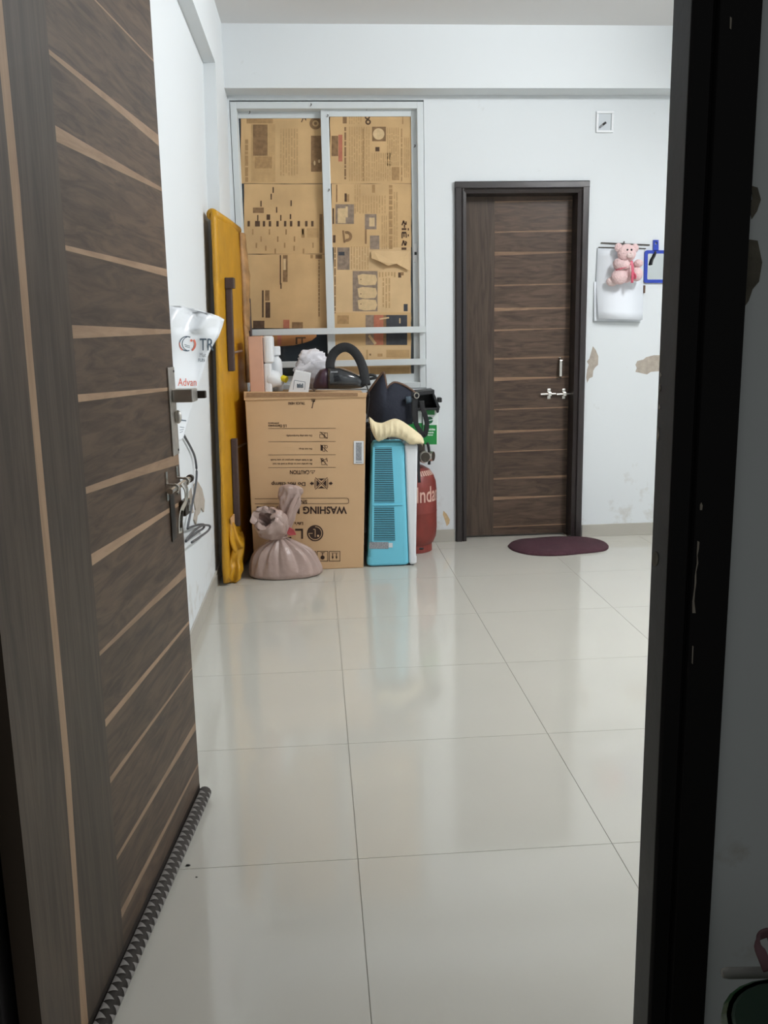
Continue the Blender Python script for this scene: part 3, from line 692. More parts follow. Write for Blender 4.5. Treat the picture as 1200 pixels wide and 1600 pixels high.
g3 = news((640, 893, 1066, 1273), yr-0.0004, 'newspaper sheet in the front sash with three pale shapes pictured and a peeled flap',
     [('ink_grey', 660, 897, 728, 1029), ('ink_navy', 666, 930, 700, 950), ('ink_grey', 745, 1036, 882, 1258), ('ink_navy', 1026, 1218, 1048, 1258), ('ink_dark', 996, 1044, 1012, 1072), ('ink_mid', 1010, 1042, 1026, 1060)]
     + [('ink_pale', lambda y: join(*[poly_px([Z(772, c-26), Z(800, c-34), Z(872, c-28), Z(880, c), Z(870, c+26), Z(812, c+30), Z(778, c+22)], y-0.0006) for c in (1086, 1158, 1224)]))]
     + [('ink_dark', lambda y: join(*[disc_px(*Z(790, c), 0.9, y-0.001, 8) for c in (1082, 1162, 1218)]))]
     + cols('ink_mid', 644, 905, 656, 1270, 1, 41, 0.6) + cols('ink_faint', 735, 900, 840, 1028, 7, 42) + cols('ink_faint', 910, 1075, 960, 1240, 3, 43) + cols('ink_faint', 890, 1042, 990, 1070, 6, 44), m='newsprint_pale', seed=17)
fl_pts = [(845, 930), (860, 926), (1060, 926), (1058, 1036), (1010, 1012), (985, 998), (950, 1005), (940, 1010), (890, 985), (848, 968)]
Vf = []
for i, (X, Y) in enumerate(fl_pts):
    p = at(*Z(X, Y), yr-0.002); out = 0.004 if Y < 932 else (0.030 if 975 < Y < 1012 else 0.016)
    Vf.append(Vector((p.x, yr-0.002-out, p.z)))
mk('peeled_flap', (Vf, [tuple(range(len(Vf)))]), 'newsprint_pale', g3, solid=0.001)
def zz6(X, Y): return (500+X/6.665-340)*3.529, (380+Y/6.665-130)*3.53
a6 = zz6(150, 722); b6 = zz6(948, 1066)
def Q(m, X0, Y0, X1, Y1):
    p, q = zz6(X0, Y0), zz6(X1, Y1); return (m, p[0], p[1], q[0], q[1])
news((a6[0], a6[1], b6[0], b6[1]), yr-0.0010, 'newspaper strip behind the upper guard bar with a dark blue and red photo',
     [Q('ink_navy', 690, 748, 908, 1060), Q('ink_red', 560, 748, 660, 1060), Q('ink_grey', 475, 748, 560, 1060), Q('ink_mid', 660, 748, 690, 1060), Q('ink_light', 180, 752, 300, 840)]
     + [('ink_pale', lambda y: join(line_px((500+620/6.665, 380+790/6.665), (500+720/6.665, 380+775/6.665), 2.4, y-0.0012), line_px((500+832/6.665, 380+780/6.665), (500+832/6.665, 380+835/6.665), 2, y-0.0012), line_px((500+510/6.665, 380+960/6.665), (500+580/6.665, 380+1050/6.665), 4, y-0.0012)))], seed=18)
a7 = zz6(152, 1062); b7 = zz6(948, 1432)
news((a7[0], a7[1], b7[0], b7[1]), yr-0.0002, 'bottom newspaper sheet in the front sash behind the black headset', [Q('ink_faint', 480, 1110, 500, 1420), Q('ink_mid', 514, 1150, 532, 1170), Q('ink_light', 600, 1150, 650, 1180), Q('ink_faint', 690, 1110, 930, 1190), Q('ink_faint', 520, 1290, 930, 1400)], m='newsprint_pale', seed=19)

# ------------------------------------------------------------------ tube light under the ceiling
TX, TY, TZ = 2.1, 3.05, 2.655
tl = thing('tube_light', 'white tube light fitting mounted under the ceiling', 'lamp', (TX, TY, TZ))
mk('batten', rbox(TX-0.022, TX+0.022, TY-0.62, TY+0.62, TZ+0.030, ZC, 0.008), 'lamp_body', tl)
for s_ in (-1, 1): mk('lamp_holder', box(TX-0.015, TX+0.015, TY+s_*0.60-0.012, TY+s_*0.60+0.012, TZ-0.016, TZ+0.032), 'lamp_body', tl, bev=0.003)
mat('tube_glow', (1, 1, 1, 1), 0.5, emit=((0.965, 0.985, 1.0, 1), TUBE_WATT))
mk('tube', cyl((TX, TY-0.585, TZ), (TX, TY+0.585, TZ), 0.014, 16), 'tube_glow', tl, smooth=True)

# ------------------------------------------------------------------ carton
BYF = 4.53; BYB = 5.02
ctl, ctr, cbr = at(382, 613, BYF), at(572, 615, BYF), at(568, 887.5, BYF)
cbl = Vector((-0.347, BYF, 0))
cbr.z = 0; ZT = (ctl.z+ctr.z)/2
cart = thing('carton', 'large brown cardboard washing machine carton standing upside down', 'carton', ((cbl.x+cbr.x)/2, BYF+0.24, 0))
def cface(p, y): return Vector((p.x, y, p.z))
body = mk('body', hexa([cbl, cbr, cface(cbr, BYB), cface(cbl, BYB), ctl+Vector((0, 0, -0.012)), ctr+Vector((0, 0, -0.012)), cface(ctr, BYB)+Vector((0, 0, -0.012)), cface(ctl, BYB)+Vector((0, 0, -0.012))]), 'cardboard', cart, bev=0.004)
# folded rim along the front top edge and the worn corner
mk('rim', hexa([ctl+Vector((-0.004, -0.006, -0.040)), at(572.5, 621, BYF-0.006), at(572.5, 621, BYF-0.006)+Vector((0, 0.010, 0)), ctl+Vector((-0.004, 0.004, -0.040)),
                ctl+Vector((-0.004, -0.008, 0.004)), ctr+Vector((0.004, -0.008, 0.004)), ctr+Vector((0.004, 0.008, 0.004)), ctl+Vector((-0.004, 0.008, 0.004))]), 'cardboard', cart, bev=0.002)
mk('taped_band', hexa([at(385, 620.5, BYF-0.010), at(559, 619, BYF-0.010), at(559, 619, BYF-0.004), at(385, 620.5, BYF-0.004), at(385, 613.5, BYF-0.010), at(559, 614, BYF-0.010), at(559, 614, BYF-0.004), at(385, 613.5, BYF-0.004)]), 'cardboard_edge', cart)
PY = BYF-0.0015
def cp(X, Y): return 370+X/5.333, 600+Y/5.333
def ctext(s, X0, Y0, X1, Y1): a, b = cp(X0, Y0); c, d = cp(X1, Y1); return mk('printed_text', text_px(s, a, b, c, d, PY, True, 0.030 if Y1-Y0 > 50 else 0.018), 'print_brown', body)
def cl_(A, B, wpx): return line_px(cp(*A), cp(*B), wpx, PY)
def cm(name, *vf, m='print_brown'): return mk(name, join(*vf), m, body)
ctext('TRUCK HERE', 428, 150, 568, 172)
cm('printed_icon', cl_((618, 128), (655, 128), 1.0), cl_((622, 140), (652, 140), 1.6), cl_((640, 138), (628, 198), 1.4), cl_((622, 196), (632, 200), 1.2), disc_px(*cp(646, 142), 1.3, PY, 10))
ctext('LG Electronics', 262, 338, 415, 361); mk('printed_text', worn_px(*cp(262, 320), *cp(352, 330), PY, 9), 'print_brown', body, kind='stuff')
for Y in (371, 481, 591, 697): cm('printed_line', cl_((262, Y), (824, Y-2), 0.55))
ctext('Do not ship horizontally.', 410, 419, 628, 439)
ctext('Do not drop.', 515, 530, 628, 548)
ctext('Be careful not to drop it and do not', 300, 654, 628, 673)
ctext('lift it high when carrying or use hook', 280, 621, 628, 641)
for (Y0, Y1), k in (((400, 455), 0), ((505, 565), 1), ((617, 678), 2)):
    L = [cl_((696, Y0), (756, Y1), 0.9)]
    if k == 0: L += [frame_px(*cp(690, Y0+18), *cp(728, Y1-4), 0.6, PY), frame_px(*cp(732, Y0+6), *cp(757, Y1-2), 0.6, PY), cl_((690, Y0+2), (757, Y0+8), 0.6)]
    if k == 1: L += [quad_px(*cp(698, Y0+4), *cp(714, Y1-10), PY), frame_px(*cp(714, Y0+4), *cp(735, Y1-2), 0.7, PY), ring_px(*cp(745, Y0+18), 1.8, 2.5, PY, 12)]
    if k == 2: L += [cl_((700, Y0+34), (744, Y0+6), 0.9), frame_px(*cp(706, Y0+26), *cp(738, Y1-4), 0.7, PY), ring_px(*cp(712, Y0+14), 1.2, 2.4, PY, 10), cl_((748, Y0), (754, Y0+30), 1.2)]
    cm('printed_icon', *L)
ctext('CAUTION', 443, 718, 605, 752)
cm('printed_icon', cl_((612, 722), (652, 722), 0.6), cl_((612, 722), (632, 750), 0.5), cl_((652, 722), (632, 750), 0.5), cl_((632, 728), (632, 741), 0.8))
ctext('Do not clamp', 288, 808, 572, 850)
def tri(A, B, C): return poly_px([cp(*A), cp(*B), cp(*C)], PY)
cm('printed_icon', cl_((655, 780), (755, 876), 1.0), cl_((755, 778), (655, 878), 1.0), cl_((652, 790), (652, 868), 1.0), cl_((757, 788), (757, 866), 1.0),
   tri((664, 800), (664, 858), (694, 829)), tri((746, 798), (746, 856), (716, 828)), tri((682, 790), (728, 790), (705, 808)), tri((682, 866), (728, 866), (705, 849)), cl_((672, 789), (738, 789), 0.7), cl_((672, 868), (738, 868), 0.7),
   tri((607, 829), (628, 812), (628, 846)), quad_px(*cp(624, 821), *cp(641, 837), PY), tri((801, 828), (781, 811), (781, 845)), quad_px(*cp(768, 820), *cp(785, 836), PY))
cm('printed_frame', cl_((150, 956), (920, 950), 0.6), cl_((150, 998), (920, 997), 0.6), cl_((931, 960), (932, 988), 0.7), cl_((920, 950), (931, 960), 0.6), cl_((920, 997), (932, 988), 0.6))
ctext('S/N', 536, 966, 586, 996)
ctext('WASHING', 553, 1020, 918, 1083); ctext('MACHINE', 166, 1020, 523, 1083)
ctext("Life's Good", 386, 1150, 552, 1176)
cm('printed_logo_letter', quad_px(*cp(538, 1206), *cp(552, 1290), PY), quad_px(*cp(486, 1206), *cp(540, 1222), PY))
cm('printed_logo_letter', ring_px(*cp(430, 1248), 5.6, 8.2, PY, 22, 0.9, 2*PI), quad_px(*cp(386, 1240), *cp(428, 1254), PY))
cx, cy = cp(653, 1243)
PYl = PY; lg = cm('printed_logo', disc_px(cx, cy, 12.7, PYl, 32))
PY2 = PY-0.0008
mk('printed_logo_mark', join(ring_px(cx, cy, 9.6, 10.6, PY2, 30, -PI/2+0.0, PI), line_px((cx, cy-6), (cx, cy+6), 1.0, PY2), line_px((cx, cy-6), (cx-3, cy-6), 1.0, PY2), line_px((cx-10, cy+0.3), (cx-4, cy+0.3), 1.0, PY2), disc_px(cx+4.6, cy+4.2, 1.7, PY2, 12)), 'cardboard', body)
for X0, k in ((770, 0), (668, 1), (566, 2)):
    L = [frame_px(*cp(X0, 1392), *cp(X0+92, 1478), 0.8, PY)]
    if k == 0: L += [quad_px(*cp(X0+26, 1412), *cp(X0+32, 1440), PY), quad_px(*cp(X0+58, 1412), *cp(X0+64, 1440), PY), tri((X0+20, 1438), (X0+38, 1438), (X0+29, 1462)), tri((X0+52, 1438), (X0+70, 1438), (X0+61, 1462)), cl_((X0+18, 1408), (X0+74, 1408), 0.6)]
    if k == 1: L += [cl_((X0+30, 1406), (X0+64, 1406), 0.8), quad_px(*cp(X0+44, 1406), *cp(X0+50, 1430), PY), disc_px(*cp(X0+47, 1446), 3.2, PY, 14)]
    cm('printed_icon', *L)
stk = mk('barcode_sticker', quad_px(*cp(975, 475), *cp(1058, 665), BYF-0.003), 'sticker_white', cart, solid=0.0008)
mk('barcode', join(quad_px(*cp(992, 488), *cp(1040, 640), BYF-0.0040), quad_px(*cp(990, 648), *cp(1044, 656), BYF-0.0040)), 'sticker_grey', stk)

# ------------------------------------------------------------------ things on top of the carton
def ztop(x): return lerp(ctl.z, ctr.z, (x-ctl.x)/(ctr.x-ctl.x))-0.0115
def lerp(a, b, t): return a+(b-a)*t
ZTOP = ztop(0.0)
yA = 4.64
# pink-edged packing foam slab
a, b = at(391, 610, yA), at(427, 525, yA); xs_ = at(411, 560, yA).x
ZTOP = ztop(a.x)
sl = thing('packing_slab', 'tall packing slab with pinkish card edge and white foam on the carton', 'packaging', ((a.x+b.x)/2, yA, ZTOP))
mk('card_edge', rbox(a.x, xs_, yA, yA+0.16, ZTOP, b.z, 0.004), 'card_pink', sl)
mk('foam', join(rbox(xs_+0.0006, b.x-0.004, yA+0.002, yA+0.16, at(411, 568, yA).z, b.z+0.001, 0.02), rbox(xs_+0.0006, b.x-0.018, yA+0.006, yA+0.16, ZTOP, at(411, 568, yA).z-0.001, 0.01)), 'foam_white', sl)
# white bottle
c = at(432, 570, 4.78); zt = at(432, 541, 4.78).z; rb = 0.030; hb = zt-ZTOP
bt = thing('plastic_bottle', 'slim white plastic bottle with ribbed white cap behind packing slab', 'bottle', (c.x, 4.78, ZTOP))
mk('body', lathe([(rb*0.9, 0), (rb, 0.006), (rb, hb*0.60), (rb*0.85, hb*0.70), (rb*0.5, hb*0.76), (rb*0.5, hb*0.80)], (c.x, 4.78, ZTOP), 20), 'plastic_white', bt, smooth=True)
mk('cap', lathe([(rb*0.76, hb*0.80), (rb*0.80, hb*0.82), (rb*0.80, hb*0.97), (rb*0.7, hb)], (c.x, 4.78, ZTOP), 20), 'plastic_white', bt)
# reclining white jug with yellow cap
j = at(427, 596, 4.70)
jg = thing('plastic_jug', 'translucent white jug lying tilted with a yellow cap', 'jug', (j.x, 4.70, ZTOP))
ax = (at(443, 587, 4.70)-at(412, 598, 4.70)).normalized()
p_ = [Vector((at(411, 600, 4.70).x, 4.70, ZTOP+0.058))]
for dx, dz in ((0.035, 0.010), (0.065, 0.004), (0.085, -0.012), (0.098, -0.026)): p_.append(p_[0]+Vector((dx, -0.008, dz)))
mk('body', tube(p_, [0.034, 0.052, 0.046, 0.026, 0.014], 16), 'plastic_white', jg, smooth=True)
q_ = at(444, 592, 4.68)
mk('cap', tube([q_+Vector((-0.010, 0.006, 0.004)), q_+Vector((0.012, -0.006, -0.004))], 0.017, 14), 'yellow_cap', jg)
ZTOP = ztop(-0.1)
# small tilted pale carton with label
yB = 4.62
cA, cB, cC, cD = at(449, 613, yB), at(482, 615, yB), at(486, 583, yB), at(461, 578, yB)
dz = ZTOP-min(cA.z, cB.z)
pb = thing('small_box', 'small off-white box tilted on the carton with a printed label', 'box', ((cA.x+cB.x)/2, yB, ZTOP))
cA.z = cB.z = ztop(cA.x)+0.001
mk('body', prism([cA, cB, cC, cD], (0, 0.07, 0)), 'plastic_white', pb, bev=0.004)
mk('label_frame', join(line_px((460, 594), (458, 609), 0.6, yB-0.001), line_px((460, 594), (477, 597), 0.6, yB-0.001), line_px((477, 597), (476, 609), 0.6, yB-0.001)), 'ink_slate', pb)
mk('label_text', worn_px(464, 599, 474, 606, yB-0.001, 5), 'ink_slate', pb, kind='stuff')
# crumpled white plastic bag
c = at(490, 566, 4.84)
def crump(d): return 1+0.22*noise.noise(d*2.3+Vector((3, 1, 7)))+0.14*noise.noise(d*5.5)+0.06*noise.noise(d*11)
mk('crumpled_bag', join(ellipsoid((c.x+0.0, 4.84, ZTOP+0.100), 0.108, 0.060, 0.088, 40, 28, crump), ellipsoid((c.x-0.01, 4.83, ZTOP+0.165), 0.075, 0.045, 0.055, 32, 22, crump)), 'plastic_bag', None, True, 'crumpled white plastic bag heaped behind the small tilted box', 'plastic bag')
# black goggle headset with padded band
yH = 4.60; ZTOP = ztop(0.1)
hd = thing('headset', 'black goggle-shaped headset with a padded arched strap on the carton', 'headset', (at(530, 600, yH).x, yH, ZTOP))
def hring(px, yt, yb, dep):
    t_, b_ = at(px, yt, yH), at(px, yb, yH); b_.z = max(b_.z, ZTOP); cz, hz = (t_.z+b_.z)/2, (t_.z-b_.z)/2
    return [(t_.x, yH+0.06-dep*math.copysign(abs(math.cos(2*PI*i/20))**0.6, math.cos(2*PI*i/20)), cz+hz*math.copysign(abs(math.sin(2*PI*i/20))**0.7, math.sin(2*PI*i/20))) for i in range(20)]
mk('side_shell', loft([hring(489.5, 600, 608, 0.02), hring(493, 588, 609, 0.045), hring(500, 578, 609, 0.06), hring(513, 575, 609, 0.068)]), 'maroon_gloss', hd, smooth=True)
mk('visor', loft([hring(512, 574, 609, 0.072), hring(516, 573.5, 609, 0.078), hring(530, 574, 609, 0.08), hring(545, 579, 609, 0.074), hring(556, 584, 608, 0.064), hring(565, 590, 607, 0.05), hring(570, 598, 605, 0.03)]), 'visor_black', hd, smooth=True)
arch = smooth_path([at(x, y, yH+d) for x, y, d in ((516, 577, 0.04), (516, 566, 0.05), (521, 553, 0.06), (532, 544, 0.06), (543, 543, 0.06), (553, 549, 0.055), (561, 560, 0.05), (567, 575, 0.04), (570, 590, 0.03), (572, 602, 0.02))], 5)
mk('head_strap', tube(arch, 0, 10, flat=(0.048, 0.034, (0.0, -1, 0.0))), 'black_fabric', hd, smooth=True)
mk('strap_buckle', tube(smooth_path([at(x, y, yH+0.08) for x, y in ((570, 590), (578, 586), (586, 587), (587, 590), (578, 592))], 3), 0.008, 8), 'black_plastic', hd, smooth=True)
mk('printed_text', worn_px(517, 579.5, 528, 582.5, yH-0.021, 6), 'grey_print', hd, kind='stuff')
mk('cord', tube(smooth_path([at(x, y, 4.545) for x, y in ((572, 600), (575, 610), (577, 622), (575, 640), (573.5, 655))], 4), 0.003, 6), 'black_plastic', hd, smooth=True)

# ------------------------------------------------------------------ tied sack
SY = 4.425
s0 = at(444, 905, SY); scx = (at(388, 870, SY).x+at(502, 870, SY).x)/2; srx = (at(502, 870, SY).x-at(388, 870, SY).x)/2
nk = at(437, 838, SY); 
sk = thing('tied_sack', 'taupe satin sack tied at the neck, slumped against the carton', 'sack', (scx, SY, 0))
rings = []; NS = 160
for t, rad in ((0.0, 0.80), (0.015, 0.90), (0.05, 0.985), (0.12, 1.0), (0.22, 0.99), (0.33, 0.975), (0.45, 0.93), (0.56, 0.86), (0.67, 0.755), (0.77, 0.61), (0.86, 0.44), (0.93, 0.28), (0.97, 0.18), (1.0, 0.165)):
    z = t*nk.z; cxk = scx+(nk.x-scx)*t**1.6; ring = []
    for i in range(NS):
        a = 2*PI*i/NS
        k = 0.5+0.5*math.cos(13*a+1.3*math.sin(2*a)+0.8*math.sin(3*a)+2.2*t*math.sin(a*1.0+1))
        k2 = 0.5+0.5*math.cos(29*a+2*math.sin(3*a)+3*t)
        fo = 1-(0.24*min(1, (t/0.85)**1.0)+0.01)*(1-k**0.45)-0.05*t*(1-k2)
        bl = 1+0.05*noise.noise(Vector((2*math.cos(a), 2*math.sin(a), 4*t)))+(0.06*math.exp(-((a-0.15)**2)/0.1)*(1-abs(t-0.4)*2) if t < 0.9 else 0)
        ring.append((cxk+srx*rad*fo*bl*math.cos(a), SY+0.088*rad**0.8*fo*bl*math.sin(a), z))
    rings.append(ring)
mk('bag_body', loft(rings), 'sack_satin', sk, smooth=True)
mk('neck_tie', tube([Vector((nk.x+srx*0.19*math.cos(i*PI/8), SY+0.026*math.sin(i*PI/8), nk.z-0.004)) for i in range(17)], 0.006, 6), 'sack_satin', sk, smooth=True)
mk('red_tag', prism([at(447, 832, SY-0.03), at(452, 824, SY-0.03), at(459, 828, SY-0.035), at(463, 836, SY-0.035), at(452, 837, SY-0.035)], (0, 0.012, 0)), 'tag_red', sk, bev=0.002)
# gathered mouth: a wide collar opening to the left and an upright twisted tuft
def cloth_tube(P, R, freq, amp, n=48, flatten=0.7, seed=0, namp=0.10):
    P = smooth_path(P, 5); m = len(P); rings = []
    for i, p in enumerate(P):
        t = (P[min(i+1, m-1)]-P[max(i-1, 0)]).normalized(); aa = t.cross(Vector((0, 1, 0))).normalized(); bb = aa.cross(t).normalized()
        u = i/(m-1); f_ = u*(len(R)-1); k = min(int(f_), len(R)-2); r_ = R[k]+(R[k+1]-R[k])*(f_-k)
        ring = []
        for q in range(n):
            th = 2*PI*q/n
            rr = r_*(1+amp*math.cos(freq*th+seed+1.5*u)+namp*noise.noise(Vector((2*math.cos(th)+seed, 2*math.sin(th), 5*u)))+0.4*namp*noise.noise(Vector((5*math.cos(th)+seed, 5*math.sin(th), 11*u))))
            ring.append(p+aa*(rr*math.cos(th))+bb*(flatten*rr*math.sin(th)))
        rings.append(ring)
    return loft(rings, caps=False)
colP = [at(439, 838, SY), at(433, 829, SY-0.016), at(426, 821, SY-0.038), at(419, 814, SY-0.062), at(415, 811, SY-0.076)]
V1, F1 = cloth_tube(colP, [0.024, 0.056, 0.072, 0.080, 0.082, 0.076, 0.062], 7, 0.05, 64, 0.85, 1)
V2, F2 = cloth_tube([at(415, 811, SY-0.076), at(415.5, 811.5, SY-0.072), at(420, 815, SY-0.050), at(431, 826, SY-0.016)], [0.062, 0.050, 0.044, 0.036, 0.012], 5, 0.28, 64, 0.85, 2)
mk('gathered_mouth', join((V1, F1), (V2, F2)), 'sack_satin', sk, smooth=True)
mk('mouth_fold', cloth_tube([at(428, 836, SY-0.058), at(436, 824, SY-0.082), at(438, 813, SY-0.084), at(431, 806, SY-0.088), at(423, 810, SY-0.088)], [0.010, 0.016, 0.018, 0.016, 0.008], 3, 0.1, 16, 0.8, 3), 'sack_satin', sk, smooth=True)
mk('mouth_fold', cloth_tube([at(445, 834, SY-0.045), at(446, 820, SY-0.052), at(444, 808, SY-0.050), at(438, 802, SY-0.040)], [0.008, 0.016, 0.016, 0.008], 3, 0.1, 16, 0.8, 4), 'sack_satin', sk, smooth=True)
tufP = [at(440, 838, SY+0.012), at(444, 820, SY+0.016), at(447, 804, SY+0.020), at(451, 788, SY+0.022), at(454, 774, SY+0.024), at(456, 763, SY+0.024), at(457, 757, SY+0.024)]
mk('upright_tuft', cloth_tube(tufP, [0.022, 0.034, 0.042, 0.045, 0.048, 0.054, 0.056, 0.046, 0.014], 6, 0.09, 72, 0.55, 5, 0.30), 'sack_satin', sk, smooth=True)
mk('tuft_fold', cloth_tube([at(444, 828, SY-0.024), at(450, 810, SY-0.022), at(455, 794, SY-0.018), at(461, 780, SY-0.014), at(466, 770, SY-0.004)], [0.006, 0.011, 0.013, 0.010, 0.004], 3, 0.12, 16, 0.8, 6), 'sack_satin', sk, smooth=True)

# ------------------------------------------------------------------ folded cot stood on end
NY, FY = 4.30, 4.965
def cot(u, n, z):
    """u along the cot's width from the near edge (0) to the far edge (1), n out of its face, z up"""
    lean = 0.034*(1-z/1.75)
    return Vector((-0.420+0.056*u-lean*(1-u)+n, NY+(FY-NY)*u, z))
HT = 1.75
ct = thing('folding_cot', 'folding cot stood on end in a mustard plastic cover against the wall', 'folding bed', (cot(0, 0, 0).x, NY+0.3, 0))
rings = []
nzc = 40
for i in range(nzc+1):
    z = 0.015+HT*i/nzc-0.015*i/nzc; ring = []
    bulge = 0.006*math.sin(z*9)+0.010*noise.noise(Vector((z*6, 1.1, 0)))
    for k in range(24):
        # flat section: near edge rounded, thickness th
        th = 0.0135+0.0015*noise.noise(Vector((k*0.3, z*3, 2)))
        if k < 8: a = PI/2+PI*k/7; u, n = -0.004+0.040*math.cos(a)+bulge*0.6, -th+ (th+bulge*0.5)*math.sin(a)
        elif k < 16: s = (k-8)/7; u, n = 0.02+0.94*s, -2*th
        else: s = (k-16)/7; u, n = 0.96-0.94*s, 0.004*noise.noise(Vector((s*5, z*5, 0)))
        zz = z-0.0*u
        ring.append(cot(u, n, zz))
    rings.append(ring)
mk('cover', loft(rings), 'cot_yellow', ct, smooth=True)
mk('rolled_end', join(tube([cot(-0.01, -0.022, HT-0.015), cot(0.5, -0.022, HT-0.012), cot(0.97, -0.022, HT-0.015)], 0.026, 16), tube([cot(-0.012+0.004*i/3, -0.022+0.014*math.cos(i*PI/4), HT-0.015+0.016*math.sin(i*PI/4)) for i in range(9)], 0.008, 6)), 'cot_yellow', ct, smooth=True)
# stained wrap at the far edge
rings = []
for i in range(15):
    z = 1.22+0.50*i/14; ring = []
    for k in range(14):
        a = 2*PI*k/14; w_ = 0.026*(0.6+0.4*math.sin(PI*i/14))+0.010*noise.noise(Vector((i*0.7, k*0.4, 5)))
        ring.append(cot(0.97+0.09*math.cos(a), 0.006+w_*math.sin(a), z))
    rings.append(ring)
mk('stained_wrap', loft(rings), 'cot_stained', ct, smooth=True)
rings = []
for i in range(12):
    z = 0.95+0.30*i/11; ring = []
    for k in range(12):
        a = 2*PI*k/12; w_ = 0.014+0.008*noise.noise(Vector((i*0.6, k*0.4, 9)))
        ring.append(cot(0.93+0.06*math.cos(a), 0.006+w_*math.sin(a), z))
    rings.append(ring)
mk('stained_flap', loft(rings), 'cot_stained', ct, smooth=True)
def leg(z0, z1, u, name='folded_leg', wd=0.032):
    return mk(name, hexa([cot(u-0.020, 0.002, z0), cot(u+0.020, 0.002, z0), cot(u+0.020, wd, z0), cot(u-0.020, wd, z0), cot(u-0.020, 0.002, z1), cot(u+0.020, 0.002, z1), cot(u+0.020, wd, z1), cot(u-0.020, wd, z1)]), 'cot_leg', ct, bev=0.004)
def cz(px, py, u): return at(px, py, NY+(FY-NY)*u).z
g1 = leg(cz(362, 580, 0.2), cz(357, 437, 0.2), 0.20)
mk('leg_bracket', hexa([cot(0.165+a*0.07, 0.002+b*0.042, cz(357, 451, 0.2)+c*0.05) for c in (0, 1) for a, b in ((0, 0), (1, 0), (1, 1), (0, 1))]), 'cot_leg', g1, bev=0.003)
leg(cz(371, 822, 0.2), cz(366, 685, 0.2), 0.20)
leg(cz(393, 560, 0.97), cz(391, 466, 0.97), 1.0, wd=0.03)
for py, u0 in ((551, 0.38), (700, 0.40)):
    a = cot(u0, 0.004, cz(372, py, 0.35)); mk('cross_rod', cyl(a, a+Vector((0.034, 0.10, 0.006)), 0.006, 10), 'steel', ct)
# torn corner showing the lining, and the gathered cover at the foot
mk('torn_lining', prism([cot(0.05, 0.004, cz(360, 808, 0.1)), cot(0.10, 0.004, cz(362, 834, 0.1)), cot(0.16, 0.005, cz(367, 822, 0.1)), cot(0.17, 0.004, cz(366, 806, 0.1))], (0.006, 0, 0)), 'cot_inner', ct)
def gath(d): return 1+0.25*noise.noise(d*1.7+Vector((1, 4, 2)))+0.12*noise.noise(d*4)
g0 = cot(0.14, 0.012, 0.02)
mk('gathered_foot', join(cloth_tube([cot(0.10, 0.0, 0.30), cot(0.12, 0.008, 0.22), cot(0.15, 0.018, 0.17), cot(0.12, 0.010, 0.10), cot(0.10, 0.006, 0.05), cot(0.09, 0.004, 0.012), cot(0.09, 0.004, 0.004)], [0.010, 0.030, 0.046, 0.040, 0.036, 0.042, 0.036, 0.028, 0.006], 5, 0.12, 40, 1.6, 9, 0.35)), 'cot_yellow', ct, smooth=True)

# ------------------------------------------------------------------ air cooler
CY = 4.535
c0, c1 = at(574.5, 884, CY), at(650, 884, CY); t0, t1 = at(582, 690, CY+0.012), at(653, 693, CY+0.012)
sb, st_ = at(640, 884, CY).x, at(632.5, 692, CY+0.012).x
ZCo = (t0.z+t1.z)/2
ac = thing('air_cooler', 'slim air cooler with blue louvred side and white front panel', 'air cooler', ((c0.x+c1.x)/2, CY+0.09, 0))
DEPC = 0.165
def lerp(a, b, t): return a+(b-a)*t
def cring(t, x0, x1, r, z=None, g=0.0):
    y0 = CY+0.012*t
    return rounded_ring(x0+g, x1-g, y0+g, CY+DEPC-g, ZCo*t if z is None else z, r)
def cool(xa, xb, ra):
    out = [cring(0.008, lerp(c0.x if xa else sb, t0.x if xa else st_, 0.0), lerp(sb if xa else c1.x, st_ if xa else t1.x, 0), ra, g=0.006)]
    for t in (0.022, 0.07, 0.085, 0.3, 0.5, 0.7, 0.9, 0.97):
        bul = 0.004 if 0.02 < t < 0.08 else 0
        out.append(cring(t, lerp(c0.x if xa else sb, t0.x if xa else st_, t)-bul*xa, lerp(sb if xa else c1.x, st_ if xa else t1.x, t)+bul*(1-xa), ra))
    out.append(cring(1.0, lerp(c0.x if xa else sb, t0.x if xa else st_, 1.0), lerp(sb if xa else c1.x, st_ if xa else t1.x, 1.0), ra, g=0.010))
    return loft(out)
mk('blue_shell', cool(1, 0, 0.024), 'cooler_blue', ac, smooth=False, bev=0.002)
mk('white_front', cool(0, 1, 0.012), 'cooler_white', ac, bev=0.002)
def czy(py): return at(600, py, CY+0.006).z
def cy_at(z): return CY+0.012*z/ZCo
def band(px0t, px1t, px0b, px1b, py0, py1, d, m, name, **k):
    P = [at(px0t, py0, CY), at(px1t, py0, CY), at(px1b, py1, CY), at(px0b, py1, CY)]
    for p in P: p.y = cy_at(p.z)-d
    return mk(name, prism(P, (0, 0.004, 0)), m, ac, **k)
band(585.5, 612.5, 583.5, 616.5, 700, 785.5, 0.0008, 'vent_dark', 'vent_opening')
band(583.5, 616, 583, 617.5, 792.5, 845, 0.0008, 'vent_dark', 'vent_opening')
SV = []
def slats(py0, py1, n, xt0, xt1, xb0, xb1):
    for i in range(n):
        t = (i+0.5)/n; py = lerp(py0, py1, t); h = (py1-py0)/n*0.36
        xa, xb_ = lerp(xt0, xb0, t), lerp(xt1, xb1, t)
        P = [at(xa, py-h/2, CY), at(xb_, py-h/2, CY), at(xb_, py+h/2, CY), at(xa, py+h/2, CY)]
        for p in P: p.y = cy_at(p.z)-0.004
        SV.append(prism(P, (0, 0.005, 0)))
slats(700, 785.5, 30, 585, 613, 583, 617); slats(792.5, 845, 19, 583.5, 616.5, 583, 618)
